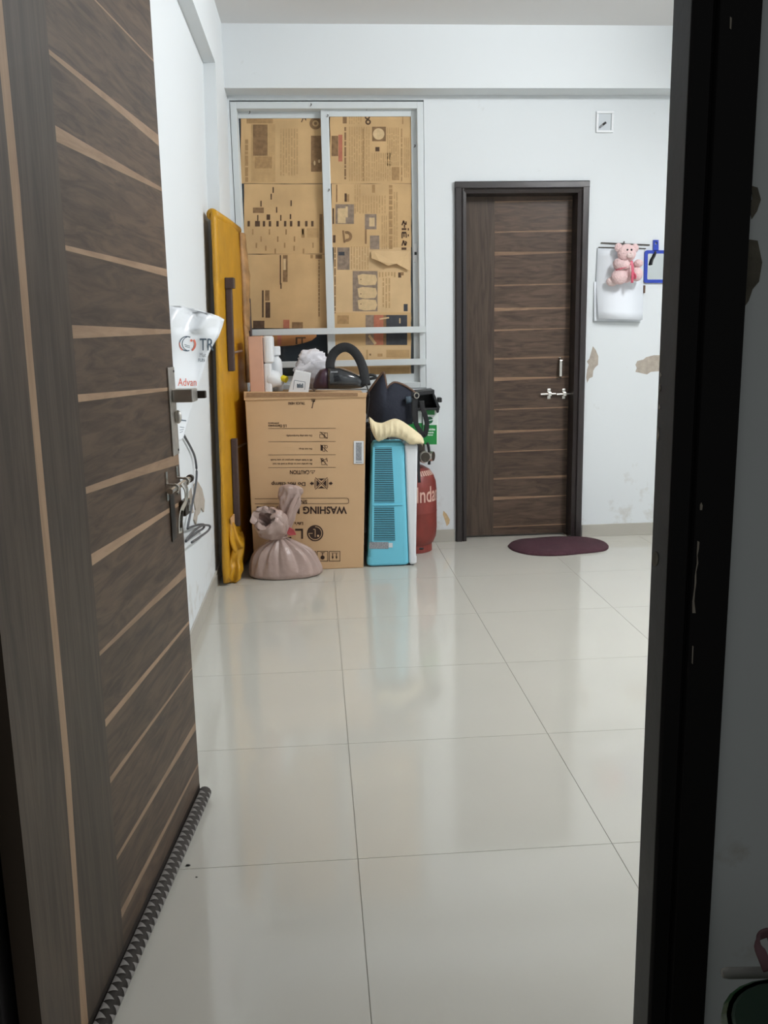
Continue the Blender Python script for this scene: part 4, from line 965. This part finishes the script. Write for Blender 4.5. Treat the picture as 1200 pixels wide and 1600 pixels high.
mk('louvre_slats', join(*SV), 'cooler_blue', ac, kind='stuff')
mk('divider', join(band_vf) if False else tube([Vector((at(582, 789.5, CY).x, cy_at(0.3)-0.003, at(582, 789.5, CY).z)), Vector((at(629, 788.5, CY).x, cy_at(0.3)-0.003, at(629, 788.5, CY).z))], 0.0035, 8), 'cooler_blue', ac)
# pillar between the two slot columns
P = [at(583, 699, CY), at(585.8, 699, CY), at(583.8, 846, CY), at(581, 846, CY)]
for p in P: p.y = cy_at(p.z)-0.005
mk('vent_pillar', prism(P, (0, 0.006, 0)), 'cooler_blue', ac)
band(577, 607, 577, 607, 847, 857.5, 0.0012, 'sticker_grey', 'rating_label'); band(607.5, 613.5, 607.5, 613.5, 848.5, 855.5, 0.0020, 'sticker_white', 'round_sticker')
mk('base', box(c0.x+0.012, c1.x-0.012, CY+0.012, CY+DEPC-0.012, 0, 0.010), 'black_plastic', ac)

# ------------------------------------------------------------------ cream elasticated cover on the cooler
top = [(577, 652, -0.005), (581, 655, -0.01), (587, 660, -0.015), (597, 661.5, -0.02), (607, 658, -0.022), (617, 655, -0.02), (627, 658, -0.018), (638, 665, -0.014), (650, 674, -0.008), (659, 682, 0.0), (662, 690, 0.01)]
bot = [(579, 668, 0.004), (584, 680, -0.004), (590, 689, -0.012), (598, 687, -0.016), (607, 683, -0.018), (616, 682.5, -0.018), (626, 685, -0.016), (634, 689, -0.014), (641, 694, -0.010), (652, 693, -0.004), (660, 693, 0.008)]
TP = smooth_path([at(x, y, CY+0.02+d*1.0) for x, y, d in top], 6); BP = smooth_path([at(x, y, CY+0.0+d) for x, y, d in bot], 6)
V = []; F = []; NR = 9; n = len(TP)
rows_ = []
for r_ in range(NR):
    t = r_/(NR-1); row = []
    for i in range(n):
        p = TP[i].lerp(BP[i], t); rip = (math.sin(i*1.15)*0.003+math.sin(i*2.3+2*t)*0.002+0.005*noise.noise(Vector((i*0.25, 3*t, 1))))*math.sin(PI*min(1, t*1.1))
        p = p+Vector((0, -0.022*math.sin(PI*t)+rip-0.004, 0.001*math.sin(i*1.7)))
        row.append(p)
    rows_.append(row)
back = []
for r_ in range(3):
    t = (r_+1)/3
    back.insert(0, [TP[i]+Vector((0, 0.055*t, 0.004-0.035*t*t)) for i in range(n)])
rows_ = back+rows_
V = [p for row in rows_ for p in row]; F = [(a*n+i, a*n+i+1, (a+1)*n+i+1, (a+1)*n+i) for a in range(len(rows_)-1) for i in range(n-1)]
cc = mk('elastic_cover', (V, F), 'cream_cloth', None, True, 'cream gathered cloth cover draped over the blue cooler', 'cloth cover', solid=0.003)

# ------------------------------------------------------------------ black trolley bag behind the cooler
tb = thing('trolley_bag', 'black fabric trolley bag wedged between carton and cooler', 'suitcase', (0.36, 4.86, 0))
mk('body', rbox(0.258, 0.376, 4.720, 4.990, 0.02, 0.715, 0.03), 'black_fabric', tb, smooth=False)
mk('piping', join(*[tube([(x, 4.716, 0.05), (x, 4.716, 0.69)], 0.006, 6) for x in (0.280, 0.355)]), 'black_plastic', tb)
for x in (0.285, 0.35): mk('foot', cyl((x, 4.76, 0), (x, 4.76, 0.024), 0.016, 12), 'black_plastic', tb)
for x in (0.285, 0.35): mk('foot', cyl((x, 4.95, 0), (x, 4.95, 0.024), 0.016, 12), 'black_plastic', tb)

# ------------------------------------------------------------------ navy tote bag on top of it
NYB = 4.735
nb = thing('tote_bag', 'navy cloth tote bag with brown rim and peaked opening', 'bag', (0.37, 4.79, 0.718))
rim = [(573, 618), (581, 606), (590, 593), (599, 582), (602, 592), (604.5, 607), (609, 602), (616, 597.5), (626, 599.5), (637, 605), (647, 612), (652, 617)]
low = [(571, 640), (573, 646), (576, 652), (580, 660), (588, 668), (596, 672), (606, 675), (616, 676), (624, 676), (632, 675), (640, 672), (646, 664)]
RP = smooth_path([at(x, y, NYB) for x, y in rim], 4); LP = smooth_path([at(x, y, NYB) for x, y in low], 4); n = len(RP)
zlo = 0.716; rows_ = []
for r_ in range(10):
    t = r_/9; row = []
    for i in range(n):
        p = RP[i].lerp(LP[i], t); p.z = max(p.z, zlo+0.001)
        s = i/(n-1); p = p+Vector((0, 0.05*(2*s-1)**2-0.045*math.sin(PI*t)*(1-(2*s-1)**2)*0.6+0.004*math.sin(9*s+5*t), 0))
        row.append(p)
    rows_.append(row)
bk = []
for r_ in range(10):
    t = 1-r_/9; row = []
    for i in range(n):
        p = RP[i].lerp(LP[i], t); p.z = max(p.z, zlo+0.001); s = i/(n-1)
        q = Vector((p.x, NYB+0.17-0.09*(2*s-1)**2, zlo+(p.z-zlo)*(0.93 if t < 0.99 else 1)))
        row.append(q)
    bk.append(row)
rows_ = rows_+bk
V = [p for row in rows_ for p in row]; F = [(a*n+i, a*n+i+1, (a+1)*n+i+1, (a+1)*n+i) for a in range(len(rows_)-1) for i in range(n-1)]
for a in range(10-1):
    m_ = len(rows_)-1-a
    F += [(a*n, (a+1)*n, (m_-1)*n, m_*n), (a*n+n-1, (a+1)*n+n-1, (m_-1)*n+n-1, m_*n+n-1)]
mk('bag_body', (V, F), 'navy_cloth', nb, True, solid=0.003)
mk('rim_trim', tube([p+Vector((0, 0.05*(2*i/(n-1)-1)**2, 0)) for i, p in enumerate(RP)], 0.0062, 8), 'brown_trim', nb, smooth=True)
eye = at(651, 618, 4.69)
mk('eyelet', tube([eye+Vector((0.012*math.cos(i*PI/6), 0, 0.014*math.sin(i*PI/6))) for i in range(13)], 0.003, 6), 'steel', nb)
mk('handle', tube(smooth_path([at(x, y, 4.70) for x, y in ((648, 620), (647, 640), (648, 655), (653, 668), (661, 680), (665, 676), (667, 662), (664, 648), (660, 636), (659, 626))], 4), 0, 8, flat=(0.026, 0.006, (0, -1, 0))), 'black_fabric', nb, smooth=True)
mk('handle_base', prism([at(x, y, 4.705) for x, y in ((643, 612), (652, 614), (654, 668), (649, 664), (643, 650))], (0, 0.012, 0)), 'black_fabric', nb, bev=0.003)
pouch = at(639, 625, 4.72)
mk('blue_cap', tube([pouch+Vector((-0.016, 0, 0)), pouch+Vector((0.018, 0, 0.002))], 0.019, 12), 'ink_slate', nb, smooth=True)
mk('buckle_strap', tube(smooth_path([at(x, y, 4.715) for x, y in ((652, 695), (653, 705), (654, 730), (655, 754))], 4), 0, 8, flat=(0.016, 0.005, (0, -1, 0))), 'black_fabric', nb, smooth=True)

# ------------------------------------------------------------------ gas cylinder
GR = 0.132; GC = Vector((at(682, 790, 4.89).x-GR, 4.89, 0))
GH = at(660, 726, 4.88).z
gs = thing('gas_cylinder', 'red steel cooking gas cylinder with pale lettering beside the door', 'gas cylinder', GC)
mk('shell', lathe([(0.02, 0.03), (0.09, 0.034), (0.112, 0.05), (0.127, 0.085), (GR, 0.13), (GR, 0.22), (GR+0.001, 0.224), (GR+0.001, 0.228), (GR, 0.232), (GR, GH-0.13), (0.128, GH-0.09), (0.116, GH-0.055), (0.094, GH-0.025), (0.06, GH-0.005), (0.028, GH)], GC, 48), 'gas_red', gs, smooth=True)
mk('foot_ring', lathe([(0.100, 0.0), (0.104, 0.002), (0.104, 0.05), (0.100, 0.055)], GC, 40), 'gas_red', gs)
fr = GC+Vector((0.085, -0.09, 0.022))
mk('foot_slot', ellipsoid(GC+Vector((0.03, -0.099, 0.028)), 0.018, 0.004, 0.006, 12, 8), 'black_plastic', gs)
Tx, Fx = text_vf('Indane', 0.012)
V = []
aL = 1.515*PI; 
zt0 = at(655, 787, 4.75).z; zt1 = at(670, 765, 4.75).z+0.012
for u, v in Tx:
    a = aL+u*0.50*PI; V.append(GC+Vector(((GR+0.0012)*math.cos(a), (GR+0.0012)*math.sin(a), lerp(zt0, zt1, v))))
mk('lettering', (V, Fx), 'gas_letter', gs)
V = []; F = []
for i in range(9):
    for a, v in ((1.5+0.045*i, 0), (1.53+0.045*i, 0), (1.53+0.045*i, 1), (1.5+0.045*i, 1)):
        V.append(GC+Vector(((0.116-0.020*v)*math.cos(a*PI), (0.116-0.020*v)*math.sin(a*PI), GH-0.050+0.025*v)))
    F.append(tuple(range(4*i, 4*i+4)))
mk('stencil_band', (V, F), 'gas_letter', gs, kind='stuff')
vv = GC+Vector((0.0, 0, GH))
mk('valve', join(lathe([(0.022, -0.004), (0.024, 0.01), (0.018, 0.014), (0.016, 0.05), (0.012, 0.054)], vv, 16)), 'steel_dark', gs)
rg = Vector((at(663, 714, 4.80).x, 4.80, at(663, 714, 4.80).z))
rgo = mk('regulator', tube([rg+Vector((-0.03, 0.04, 0)), rg+Vector((0.0, 0.0, 0)), rg+Vector((0.004, -0.012, 0))], [0.020, 0.034, 0.030], 20), 'steel', gs)
mk('regulator_face', cyl(rg+Vector((0.004, -0.012, 0)), rg+Vector((0.005, -0.015, 0)), 0.027, 20), 'steel_dark', rgo)
mk('pressure_knob', tube([rg+Vector((0.030, 0.03, 0)), rg+Vector((0.052, 0.018, 0))], [0.030, 0.026], 18), 'steel_bright', rgo)
mk('regulator_body', hexa([rg+Vector((a*0.04-0.035, 0.01+b*0.03, 0.025+c*0.045)) for c in (0, 1) for a, b in ((0, 0), (1, 0), (1, 1), (0, 1))]), 'steel_dark', rgo, bev=0.004)
mk('hose', tube(smooth_path([rg+Vector((0.020, 0.02, 0.075)), rg+Vector((0.026, 0.02, 0.05)), rg+Vector((0.030, 0.02, 0.0)), rg+Vector((0.028, 0.02, -0.045))], 4), 0.008, 8), 'black_plastic', rgo, smooth=True)

# ------------------------------------------------------------------ green and white pack and black tray above the cylinder
py_ = 4.86
ga, gb = at(661, 695, py_), at(684.5, 640, py_)
gp = thing('green_carton', 'green and white printed carton perched on the gas regulator by the wall', 'carton', ((ga.x+gb.x)/2, py_, ga.z))
mk('body', box(ga.x+0.0, gb.x, py_, py_+0.16, ga.z, gb.z), 'pack_white', gp, bev=0.004)
mk('side_pack', box(at(634, 660, py_).x, ga.x-0.003, py_+0.01, py_+0.15, ga.z+0.01, gb.z-0.004), 'pack_white', gp, bev=0.004)
def gq(x0, y0, x1, y1, m, d=0.001): return mk('printed_panel', prism(quad_px(x0, y0, x1, y1, py_-d)[0], (0, 0.001, 0)), m, gp)
gq(661.5, 641, 679, 648, 'pack_green'); gq(661.5, 664, 682.5, 694.5, 'pack_green')
gq(634.3, 661, 660.5, 690, 'pack_green', -0.0085)
mk('printed_emblem', join(disc_px(671, 656.5, 5.6, py_-0.0015, 20)), 'pack_green_dark', gp)
mk('printed_text', join(worn_px(665.5, 669.5, 680.5, 672.5, py_-0.0016, 9), worn_px(666, 674.5, 678, 677, py_-0.0016, 8), worn_px(668.5, 678.5, 676.5, 680.8, py_-0.0016, 6), line_px((666, 657.6), (676.5, 655.6), 1.4, py_-0.0022)), 'pack_white', gp, kind='stuff')
ty = 4.82
tr = thing('black_tray', 'black plastic tray tipped forward on top of the green carton', 'tray', (at(665, 640, ty).x, ty+0.05, gb.z))
zt_b = gb.z+0.001
tA, tB, tC, tD = at(651, 640, ty), at(687, 638, ty), at(679, 609, ty), at(651, 612, ty)
for p in (tA, tB): p.z = zt_b
W_ = Vector((0, 0.16, 0))
mk('floor_panel', hexa([tA, tB, tB+W_, tA+W_, tA+Vector((0, 0, 0.012)), tB+Vector((0, 0, 0.012)), tB+W_+Vector((0, 0, 0.012)), tA+W_+Vector((0, 0, 0.012))]), 'black_plastic', tr, bev=0.003)
mk('lid_panel', hexa([tD+Vector((0, 0, -0.022)), tC+Vector((0, 0, -0.022)), tC+W_+Vector((0, 0, -0.03)), tD+W_+Vector((0, 0, -0.03)), tD, tC, tC+W_, tD+W_]), 'black_plastic', tr, bev=0.003)
mk('end_wall', hexa([tB+Vector((-0.014, 0, 0.012)), tB+Vector((0.004, 0, 0.012)), tB+W_+Vector((0.004, 0, 0.012)), tB+W_+Vector((-0.014, 0, 0.012)), tC+Vector((-0.012, 0, -0.022)), tC+Vector((0, 0, -0.022)), tC+W_+Vector((0, 0, -0.022)), tC+W_+Vector((-0.012, 0, -0.022))]), 'black_plastic', tr, bev=0.002)
mk('back_wall', hexa([tA+W_*0.9, tB+W_*0.9, tB+W_, tA+W_, tD+W_*0.9, tC+W_*0.9, tC+W_, tD+W_]), 'black_plastic', tr)
e_ = at(688, 626, ty)
mk('clip', box(e_.x-0.012, e_.x+0.009, ty, ty+0.05, e_.z-0.010, e_.z+0.016), 'black_plastic', tr, bev=0.004)
e2 = at(683.5, 642, ty)
mk('clip', prism([at(680, 637, ty), at(686.5, 637, ty), at(686, 644, ty), at(683.5, 645.5, ty)], (0, 0.03, 0)), 'black_plastic', tr, bev=0.002)

# ------------------------------------------------------------------ oval door mat
mc = Vector((1.335, 4.835, 0)); V = []
pts = [at_z(x, y) for x, y in ((793.5, 854), (800, 848.5), (815, 844.5), (835, 843), (860, 841), (885, 840.5), (908, 841), (930, 844), (945, 849), (951, 855), (946, 860.5), (930, 863.5), (905, 866), (878, 868.5), (850, 869), (825, 867), (806, 862.5), (797, 858))]
ctr = sum(pts, Vector())/len(pts)
sp = smooth_path(pts+[pts[0]], 4)[:-1]
rings = [[Vector((p.x, p.y, 0.0)) for p in sp], [ctr+(p-ctr)*1.0+Vector((0, 0, 0.006)) for p in sp], [ctr+(p-ctr)*0.985+Vector((0, 0, 0.011)) for p in sp], [ctr+(p-ctr)*0.6+Vector((0, 0, 0.012)) for p in sp], [ctr+(p-ctr)*0.1+Vector((0, 0, 0.012)) for p in sp]]
mk('door_mat', loft(rings), 'mat_maroon', None, True, 'oval maroon door mat lying askew before the closed door', 'door mat')

# ------------------------------------------------------------------ things on the back wall right of the door
WY = D
# recessed lamp box
a, b = at(931.5, 174, WY), at(957.5, 207.5, WY)
jb = thing('junction_box', 'square white wall box with a bare wire stub high on the wall', 'junction box', ((a.x+b.x)/2, WY, b.z))
fw_ = 0.012
mk('box_rim', join(box(a.x, b.x, WY-0.010, WY, a.z-fw_, a.z), box(a.x, b.x, WY-0.010, WY, b.z, b.z+fw_), box(a.x, a.x+fw_, WY-0.010, WY, b.z+fw_, a.z-fw_), box(b.x-fw_, b.x, WY-0.010, WY, b.z+fw_, a.z-fw_)), 'plastic_white', jb, bev=0.002)
mk('box_back', box(a.x+fw_, b.x-fw_, WY-0.002, WY, b.z+fw_, a.z-fw_), 'page_shade', jb)
m1, m2, m3 = at(937, 199, WY-0.006), at(942, 195, WY-0.016), at(947, 191, WY-0.022)
mk('wire_stub', tube([m2, m3], 0.006, 8), 'black_plastic', jb, smooth=True); mk('wire_sleeve', tube([m1, m2], 0.0055, 8), 'sticker_grey', jb, smooth=True)
# calendar
ca = thing('wall_calendar', 'white wall calendar hanging from a thin metal strip', 'calendar', (at(970, 450, WY).x, WY, at(970, 500, WY).z))
mk('hanger_strip', tube([at(939, 379.5, WY-0.006), at(1015, 382.8, WY-0.006)], 0.0035, 6), 'steel_dark', ca)
mk('lower_strip', tube([at(935, 386.5, WY-0.010), at(1009, 388.5, WY-0.010)], 0.003, 6), 'steel_dark', ca)
mk('nail', cyl(at(975, 378, WY-0.016), at(975, 379, WY), 0.004, 8), 'steel_dark', ca)
yk = WY-0.008
mk('backing', prism([at(933.5, 387, yk), at(1006, 388.5, yk), at(1001, 504, yk), at(927.5, 503, yk)], (0, 0.007, 0)), 'page_shade', ca, bev=0.001)
V = []; nn = 9
for i in range(nn+1):
    t = i/nn; py0 = lerp(388, 498, t); out = 0.010+0.002*math.sin(t*3) + (0.034*((t-0.55)/0.45)**0.8 if t > 0.55 else 0)
    xa = lerp(934, 931.5, t/0.55) if t < 0.55 else lerp(931.5, 935.5, (t-0.55)/0.45); xb_ = lerp(1006, 1004, t)
    V += [at(xa, py0, WY-out), at((xa+xb_)/2, py0+1, WY-out-0.003), at(xb_, py0+2, WY-out)]
F = [(3*i+j, 3*i+j+1, 3*i+j+4, 3*i+j+3) for i in range(nn) for j in range(2)]
mk('page', (V, F), 'page_white', ca, smooth=True, solid=0.0015)
mk('page_bundle', prism([at(928.5, 440, WY-0.009), at(1003, 440, WY-0.009), at(1000.5, 502.5, WY-0.020), at(929, 501, WY-0.020)], (0, 0.005, 0)), 'page_white', ca)
# plush bear
ty_ = WY-0.050
def tp(x, y, d=0): p = at(x, y, ty_); p.y -= d; return p
bear = thing('plush_bear', 'small pink plush bear with a red ribbon hanging over the calendar', 'soft toy', tp(975, 445))
k_ = 0.0036
def fz(d): return 1+0.03*noise.noise(d*6)
mk('torso', ellipsoid(tp(977, 424), 0.062, 0.030, 0.062, 20, 14, fz), 'plush_pink', bear, smooth=True)
hdp = mk('head', ellipsoid(tp(978, 396, 0.012), 0.052, 0.036, 0.050, 22, 16, fz), 'plush_pink', bear, smooth=True)
mk('muzzle', ellipsoid(tp(980, 400, 0.044), 0.022, 0.016, 0.018, 14, 10), 'plush_pale', hdp, smooth=True)
for x in (976, 982.3): mk('eye', ellipsoid(tp(x, 391.5, 0.046), 0.0052, 0.004, 0.0055, 10, 8), 'ink_black', hdp, smooth=True)
mk('nose', ellipsoid(tp(980, 397, 0.060), 0.005, 0.003, 0.004, 10, 8), 'plush_pink', hdp, smooth=True)
for x, y in ((965.5, 387), (991, 388)): mk('ear', ellipsoid(tp(x, y, 0.010), 0.022, 0.014, 0.024, 14, 10, fz), 'plush_pink', hdp, smooth=True)
mk('arm', tube(smooth_path([tp(966, 410, 0.015), tp(962, 414, 0.03), tp(969, 415, 0.045), tp(978, 414, 0.045)], 4), [0.020]+[0.026]*8+[0.024]*3+[0.016], 12), 'plush_pink', bear, smooth=True)
mk('arm', ellipsoid(tp(995.5, 412, 0.02), 0.026, 0.024, 0.022, 14, 10, fz), 'plush_pink', bear, smooth=True)
mk('leg', ellipsoid(tp(965, 433, 0.030), 0.046, 0.030, 0.042, 18, 12, fz), 'plush_pink', bear, smooth=True)
mk('leg', ellipsoid(tp(992, 429, 0.030), 0.034, 0.028, 0.038, 16, 12, fz), 'plush_pink', bear, smooth=True)
mk('leg', ellipsoid(tp(956, 440, 0.005), 0.034, 0.022, 0.026, 16, 12, fz), 'plush_pale', bear, smooth=True)
mk('ribbon', join(tube(smooth_path([tp(981, 409, 0.058), tp(982, 418, 0.064), tp(982, 430, 0.066), tp(981.5, 443, 0.062)], 3), 0, 8, flat=(0.014, 0.004, (0, -1, 0))), tube(smooth_path([tp(981, 412, 0.06), tp(975, 418, 0.062), tp(966, 420.5, 0.062), tp(958, 423, 0.045)], 3), 0.0025, 6), tube(smooth_path([tp(983, 427, 0.064), tp(987, 432, 0.062), tp(986, 437, 0.06)], 3), 0.006, 6)), 'ribbon_red', bear, smooth=True)
# hand mirror
my = WY-0.012
mr = thing('hand_mirror', 'rectangular hand mirror with bright blue plastic frame and handle', 'mirror', at(1024, 442, my))
def rr_px(x0, y0, x1, y1, r, n=4):
    pts = []
    for cx, cy, a0 in ((x1-r, y1-r, 0), (x0+r, y1-r, PI/2), (x0+r, y0+r, PI), (x1-r, y0+r, 1.5*PI)):
        for i in range(n): a = a0+PI/2*i/(n-1); pts.append((cx+r*math.cos(a), cy+r*math.sin(a)))
    return pts
def skew(p): t = (p[1]-391)/51; return (p[0]-1.6*t, p[1])
O_ = [at(*skew(p), my) for p in rr_px(1007.5, 391, 1042, 442, 4)]; I_ = [at(*skew(p), my) for p in rr_px(1012.7, 396.2, 1038.6, 436.8, 1.5)]
n = len(O_); V = O_+I_+[p+Vector((0, 0.010, 0)) for p in O_]+[p+Vector((0, 0.010, 0)) for p in I_]
F = []
for i in range(n):
    j = (i+1) % n
    F += [(i, j, n+j, n+i), (2*n+i, 3*n+i, 3*n+j, 2*n+j), (i, 2*n+i, 2*n+j, j), (n+i, n+j, 3*n+j, 3*n+i)]
mk('frame', (V, F), 'mirror_blue', mr)
mk('glass', prism([p+Vector((0, 0.005, 0)) for p in I_], (0, 0.004, 0)), 'mirror_glass', mr)
hO = [(1021, 374.8), (1029.2, 374.8), (1029.2, 392), (1021, 392)]; hI = [(1023.7, 378), (1027, 378), (1027, 381.5), (1023.7, 381.5)]
V = [at(*p, my) for p in hO+hI]; V += [p+Vector((0, 0.010, 0)) for p in V]
F = [(0, 1, 5, 4), (1, 2, 6, 5), (2, 3, 7, 6), (3, 0, 4, 7)]; F += [tuple(8+i for i in f) for f in F]+[(i, (i+1) % 4, 8+(i+1) % 4, 8+i) for i in range(4)]+[(4+i, 4+(i+1) % 4, 12+(i+1) % 4, 12+i) for i in range(4)]
mk('handle', (V, F), 'mirror_blue', mr)
mk('cord', tube(smooth_path([at(1024.5, 393, my-0.004), at(1023, 399, my-0.006), at(1019.5, 406, my-0.008), at(1017.5, 414, my-0.008)], 4), 0.006, 8), 'black_fabric', mr, smooth=True)
p = at(1006, 452, WY)
mk('wall_clip', box(p.x-0.005, p.x+0.005, WY-0.012, WY, p.z-0.021, p.z+0.021), 'brown_trim', None, bev=0.002, label='small brown clip fixed to the wall below the blue mirror', cat='clip')

# ------------------------------------------------------------------ things on the left wall
# torn printed plastic sheet hanging out from the wall behind the leaf
SYp = 2.95
out = [(262, 478), (285, 480), (296, 481), (320, 487), (351, 497), (347, 512), (341, 527), (334, 537), (328, 548), (321, 566), (314, 590), (306, 612), (300, 634), (293, 662), (286, 686), (278, 690), (262, 690)]
sh = thing('plastic_sheet', 'torn white printed plastic sheet hanging beside the wall behind the door', 'plastic sheet', at(280, 690, SYp))
def syd(px, py): return SYp+(px-290)*0.0022+0.012*math.sin(px*0.11)+0.010*math.sin(py*0.07)+(0.018*math.sin((px-290)*0.12+py*0.09) if py < 520 else 0)
def in_poly(x, y, P):
    c = False; j = len(P)-1
    for i in range(len(P)):
        if (P[i][1] > y) != (P[j][1] > y) and x < (P[j][0]-P[i][0])*(y-P[i][1])/(P[j][1]-P[i][1])+P[i][0]: c = not c
        j = i
    return c
bmh = bmesh.new()
NR_ = 40; V = []; F = []
for r_ in range(NR_+1):
    py0 = 478+(690-478)*r_/NR_
    xr = None
    for i in range(len(out)-1):
        (xa, ya), (xb_, yb) = out[i], out[i+1]
        if i >= 1 and i < len(out)-2 and min(ya, yb) <= py0 <= max(ya, yb) and abs(yb-ya) > 1e-6:
            xx = xa+(xb_-xa)*(py0-ya)/(yb-ya); xr = xx if xr is None else max(xr, xx)
    if xr is None: xr = 285
    for c_ in range(13):
        px = 262+(xr-262)*c_/12; V.append(at(px, py0, syd(px, py0)))
    if r_:
        for c_ in range(12):
            a_ = (r_-1)*13+c_; F.append((a_, a_+1, a_+14, a_+13))
bmh.free()
mk('sheet', (V, F), 'sheet_plastic', sh, smooth=True, solid=0.0012)
def onsh(vf_fn, m, name):
    V_, F_ = vf_fn; V3 = []
    for p in V_:
        # the flat print follows the folds of the sheet
        d = Vector((p.x, p.y, p.z))-Vector((0, 0, CH)); rel = Vector((d.dot(Vector(_r)), d.dot(Vector(_u)), d.dot(Vector(_f))))
        px, py0 = 600+FPX*rel.x/rel.z, 800-FPX*rel.y/rel.z
        V3.append(at(px, py0, syd(px, py0)-0.003))
    return mk(name, (V3, F_), m, sh)
onsh(join(ring_px(292, 537, 10.5, 12, SYp, 24, 1.2, 5.2), ring_px(296, 537, 10.6, 11.6, SYp, 18, 1.6, 4.4), line_px((288, 538), (297, 541), 0.7, SYp), line_px((289, 541), (297, 543.5), 0.7, SYp)), 'ink_slate', 'printed_emblem')
onsh(join(ring_px(294, 538, 9.5, 12.5, SYp, 16, -0.7, 1.0), ring_px(292, 538, 12, 10.6, SYp, 16, 2.2, 3.4), disc_px(299, 532, 2.0, SYp, 10)), 'ink_coral', 'printed_emblem')['kind'] = 'stuff'
onsh(text_px('TR', 312, 529, 334, 547.5, SYp), 'ink_slate', 'printed_text'); onsh(text_px('Mut', 312, 551, 322, 558, SYp), 'sticker_grey', 'printed_text'); onsh(text_px('FUN', 310, 560, 320, 565, SYp), 'ink_slate', 'printed_text')
def slant(vf): return vf
onsh(text_px('Advan', 278, 591, 307, 603, SYp), 'ink_coral', 'printed_text')
onsh(join(line_px((281, 656), (291, 657.5), 1.6, SYp), line_px((281, 667), (288, 668), 0.7, SYp), line_px((281, 672), (287, 671), 0.7, SYp), line_px((281, 676), (286, 674), 0.7, SYp)), 'ink_slate', 'printed_lines')
# hanging cable with a coiled end
yc_ = 3.25
def kb(px, py, d=0.012): p = at_x(px, py, -0.505); return Vector((p.x+d, p.y, p.z))
cb = [kb(x, y) for x, y in ((272, 660), (280, 676), (285, 685), (292, 697), (299, 712), (302, 728), (302.5, 745), (300, 765), (296, 785), (293, 800), (290, 815), (288, 826))]
coil = [kb(x, y, d) for x, y, d in ((288, 826, 0.012), (292, 824, 0.014), (303, 820, 0.018), (311, 820, 0.020), (309, 826, 0.022), (298, 832, 0.024), (284, 842, 0.026), (277, 846, 0.03), (286, 834, 0.03), (302, 822, 0.032), (315, 822, 0.034), (313, 829, 0.034), (300, 838, 0.036), (284, 848, 0.036))]
mk('cable', join(tube(smooth_path(cb, 4), 0.0045, 8), tube(smooth_path(coil, 5), 0.0045, 8)), 'cable_grey', None, True, 'grey cable hanging down the left wall with a coiled end', 'cable')

# ------------------------------------------------------------------ dim things outside, right of the doorway
oy = 0.90; br = 0.092
bz_ = at(1175, 1526, oy+br).z-0.006; bx_ = at(1151, 1560, oy).x+br
bk_ = thing('bucket', 'dark green plastic bucket standing outside the door frame', 'bucket', (bx_, oy, 0))
mk('body', lathe([(br*0.72, 0), (br*0.75, 0.01), (br*0.98, bz_-0.012), (br, bz_-0.008), (br, bz_)], (bx_, oy, 0), 28), 'bucket_green', bk_, smooth=True)
mk('lid', lathe([(br*0.4, bz_-0.006), (br*0.98, bz_-0.004), (br*0.98, bz_-0.001), (br*0.9, bz_+0.001), (br*0.2, bz_+0.001)], (bx_, oy, 0), 28), 'lid_green', bk_)
mk('rim', lathe([(br, bz_-0.02), (br+0.006, bz_-0.016), (br+0.006, bz_-0.004), (br, bz_)], (bx_, oy, 0), 28), 'bucket_green', bk_)
ry_ = 1.03
r0, r1 = at(1129, 1521, ry_), at(1240, 1519, ry_)
rk = thing('rail', 'pale rail end above the dark green bucket outside the frame', 'rail', ((r0.x+r1.x)/2, ry_, r0.z))
mk('rod', tube([r0, r0+Vector((0.008, 0, 0)), r1], [0.006, 0.0075, 0.0075], 12), 'board_grey', rk, smooth=True)
mk('post', box(r1.x-0.008, r1.x+0.008, ry_-0.008, ry_+0.008, 0, r0.z+0.004), 'steel_dark', rk)
mk('cloth_strap', tube(smooth_path([at(1200, 1516, ry_-0.014), at(1193, 1498, ry_-0.008), at(1186, 1480, ry_+0.004), at(1184, 1468, ry_+0.018), at(1190, 1460, ry_+0.03), at(1206, 1462, ry_+0.034), at(1214, 1510, ry_+0.014)], 4), 0, 8, flat=(0.014, 0.005, (0, -1, 0))), 'shoe_pink', None, True, 'dim pinkish strap looped over the pale rail', 'strap')

for (x, y), k, lab in (((294, 1353), 0.0055, 'larger of two dark crumbs on the floor beside the draught seal'), ((307, 1371), 0.0028, 'tiny dark speck on the floor beside the larger crumb')):
    p = at_z(x, y)
    mk('crumb', ellipsoid((p.x, p.y, k*0.35), k, k*0.6, k*0.35, 8, 6, lambda d: 1+0.3*noise.noise(d*3)), 'shoe_dark', None, False, lab, 'crumb', 'crumbs by the open door')
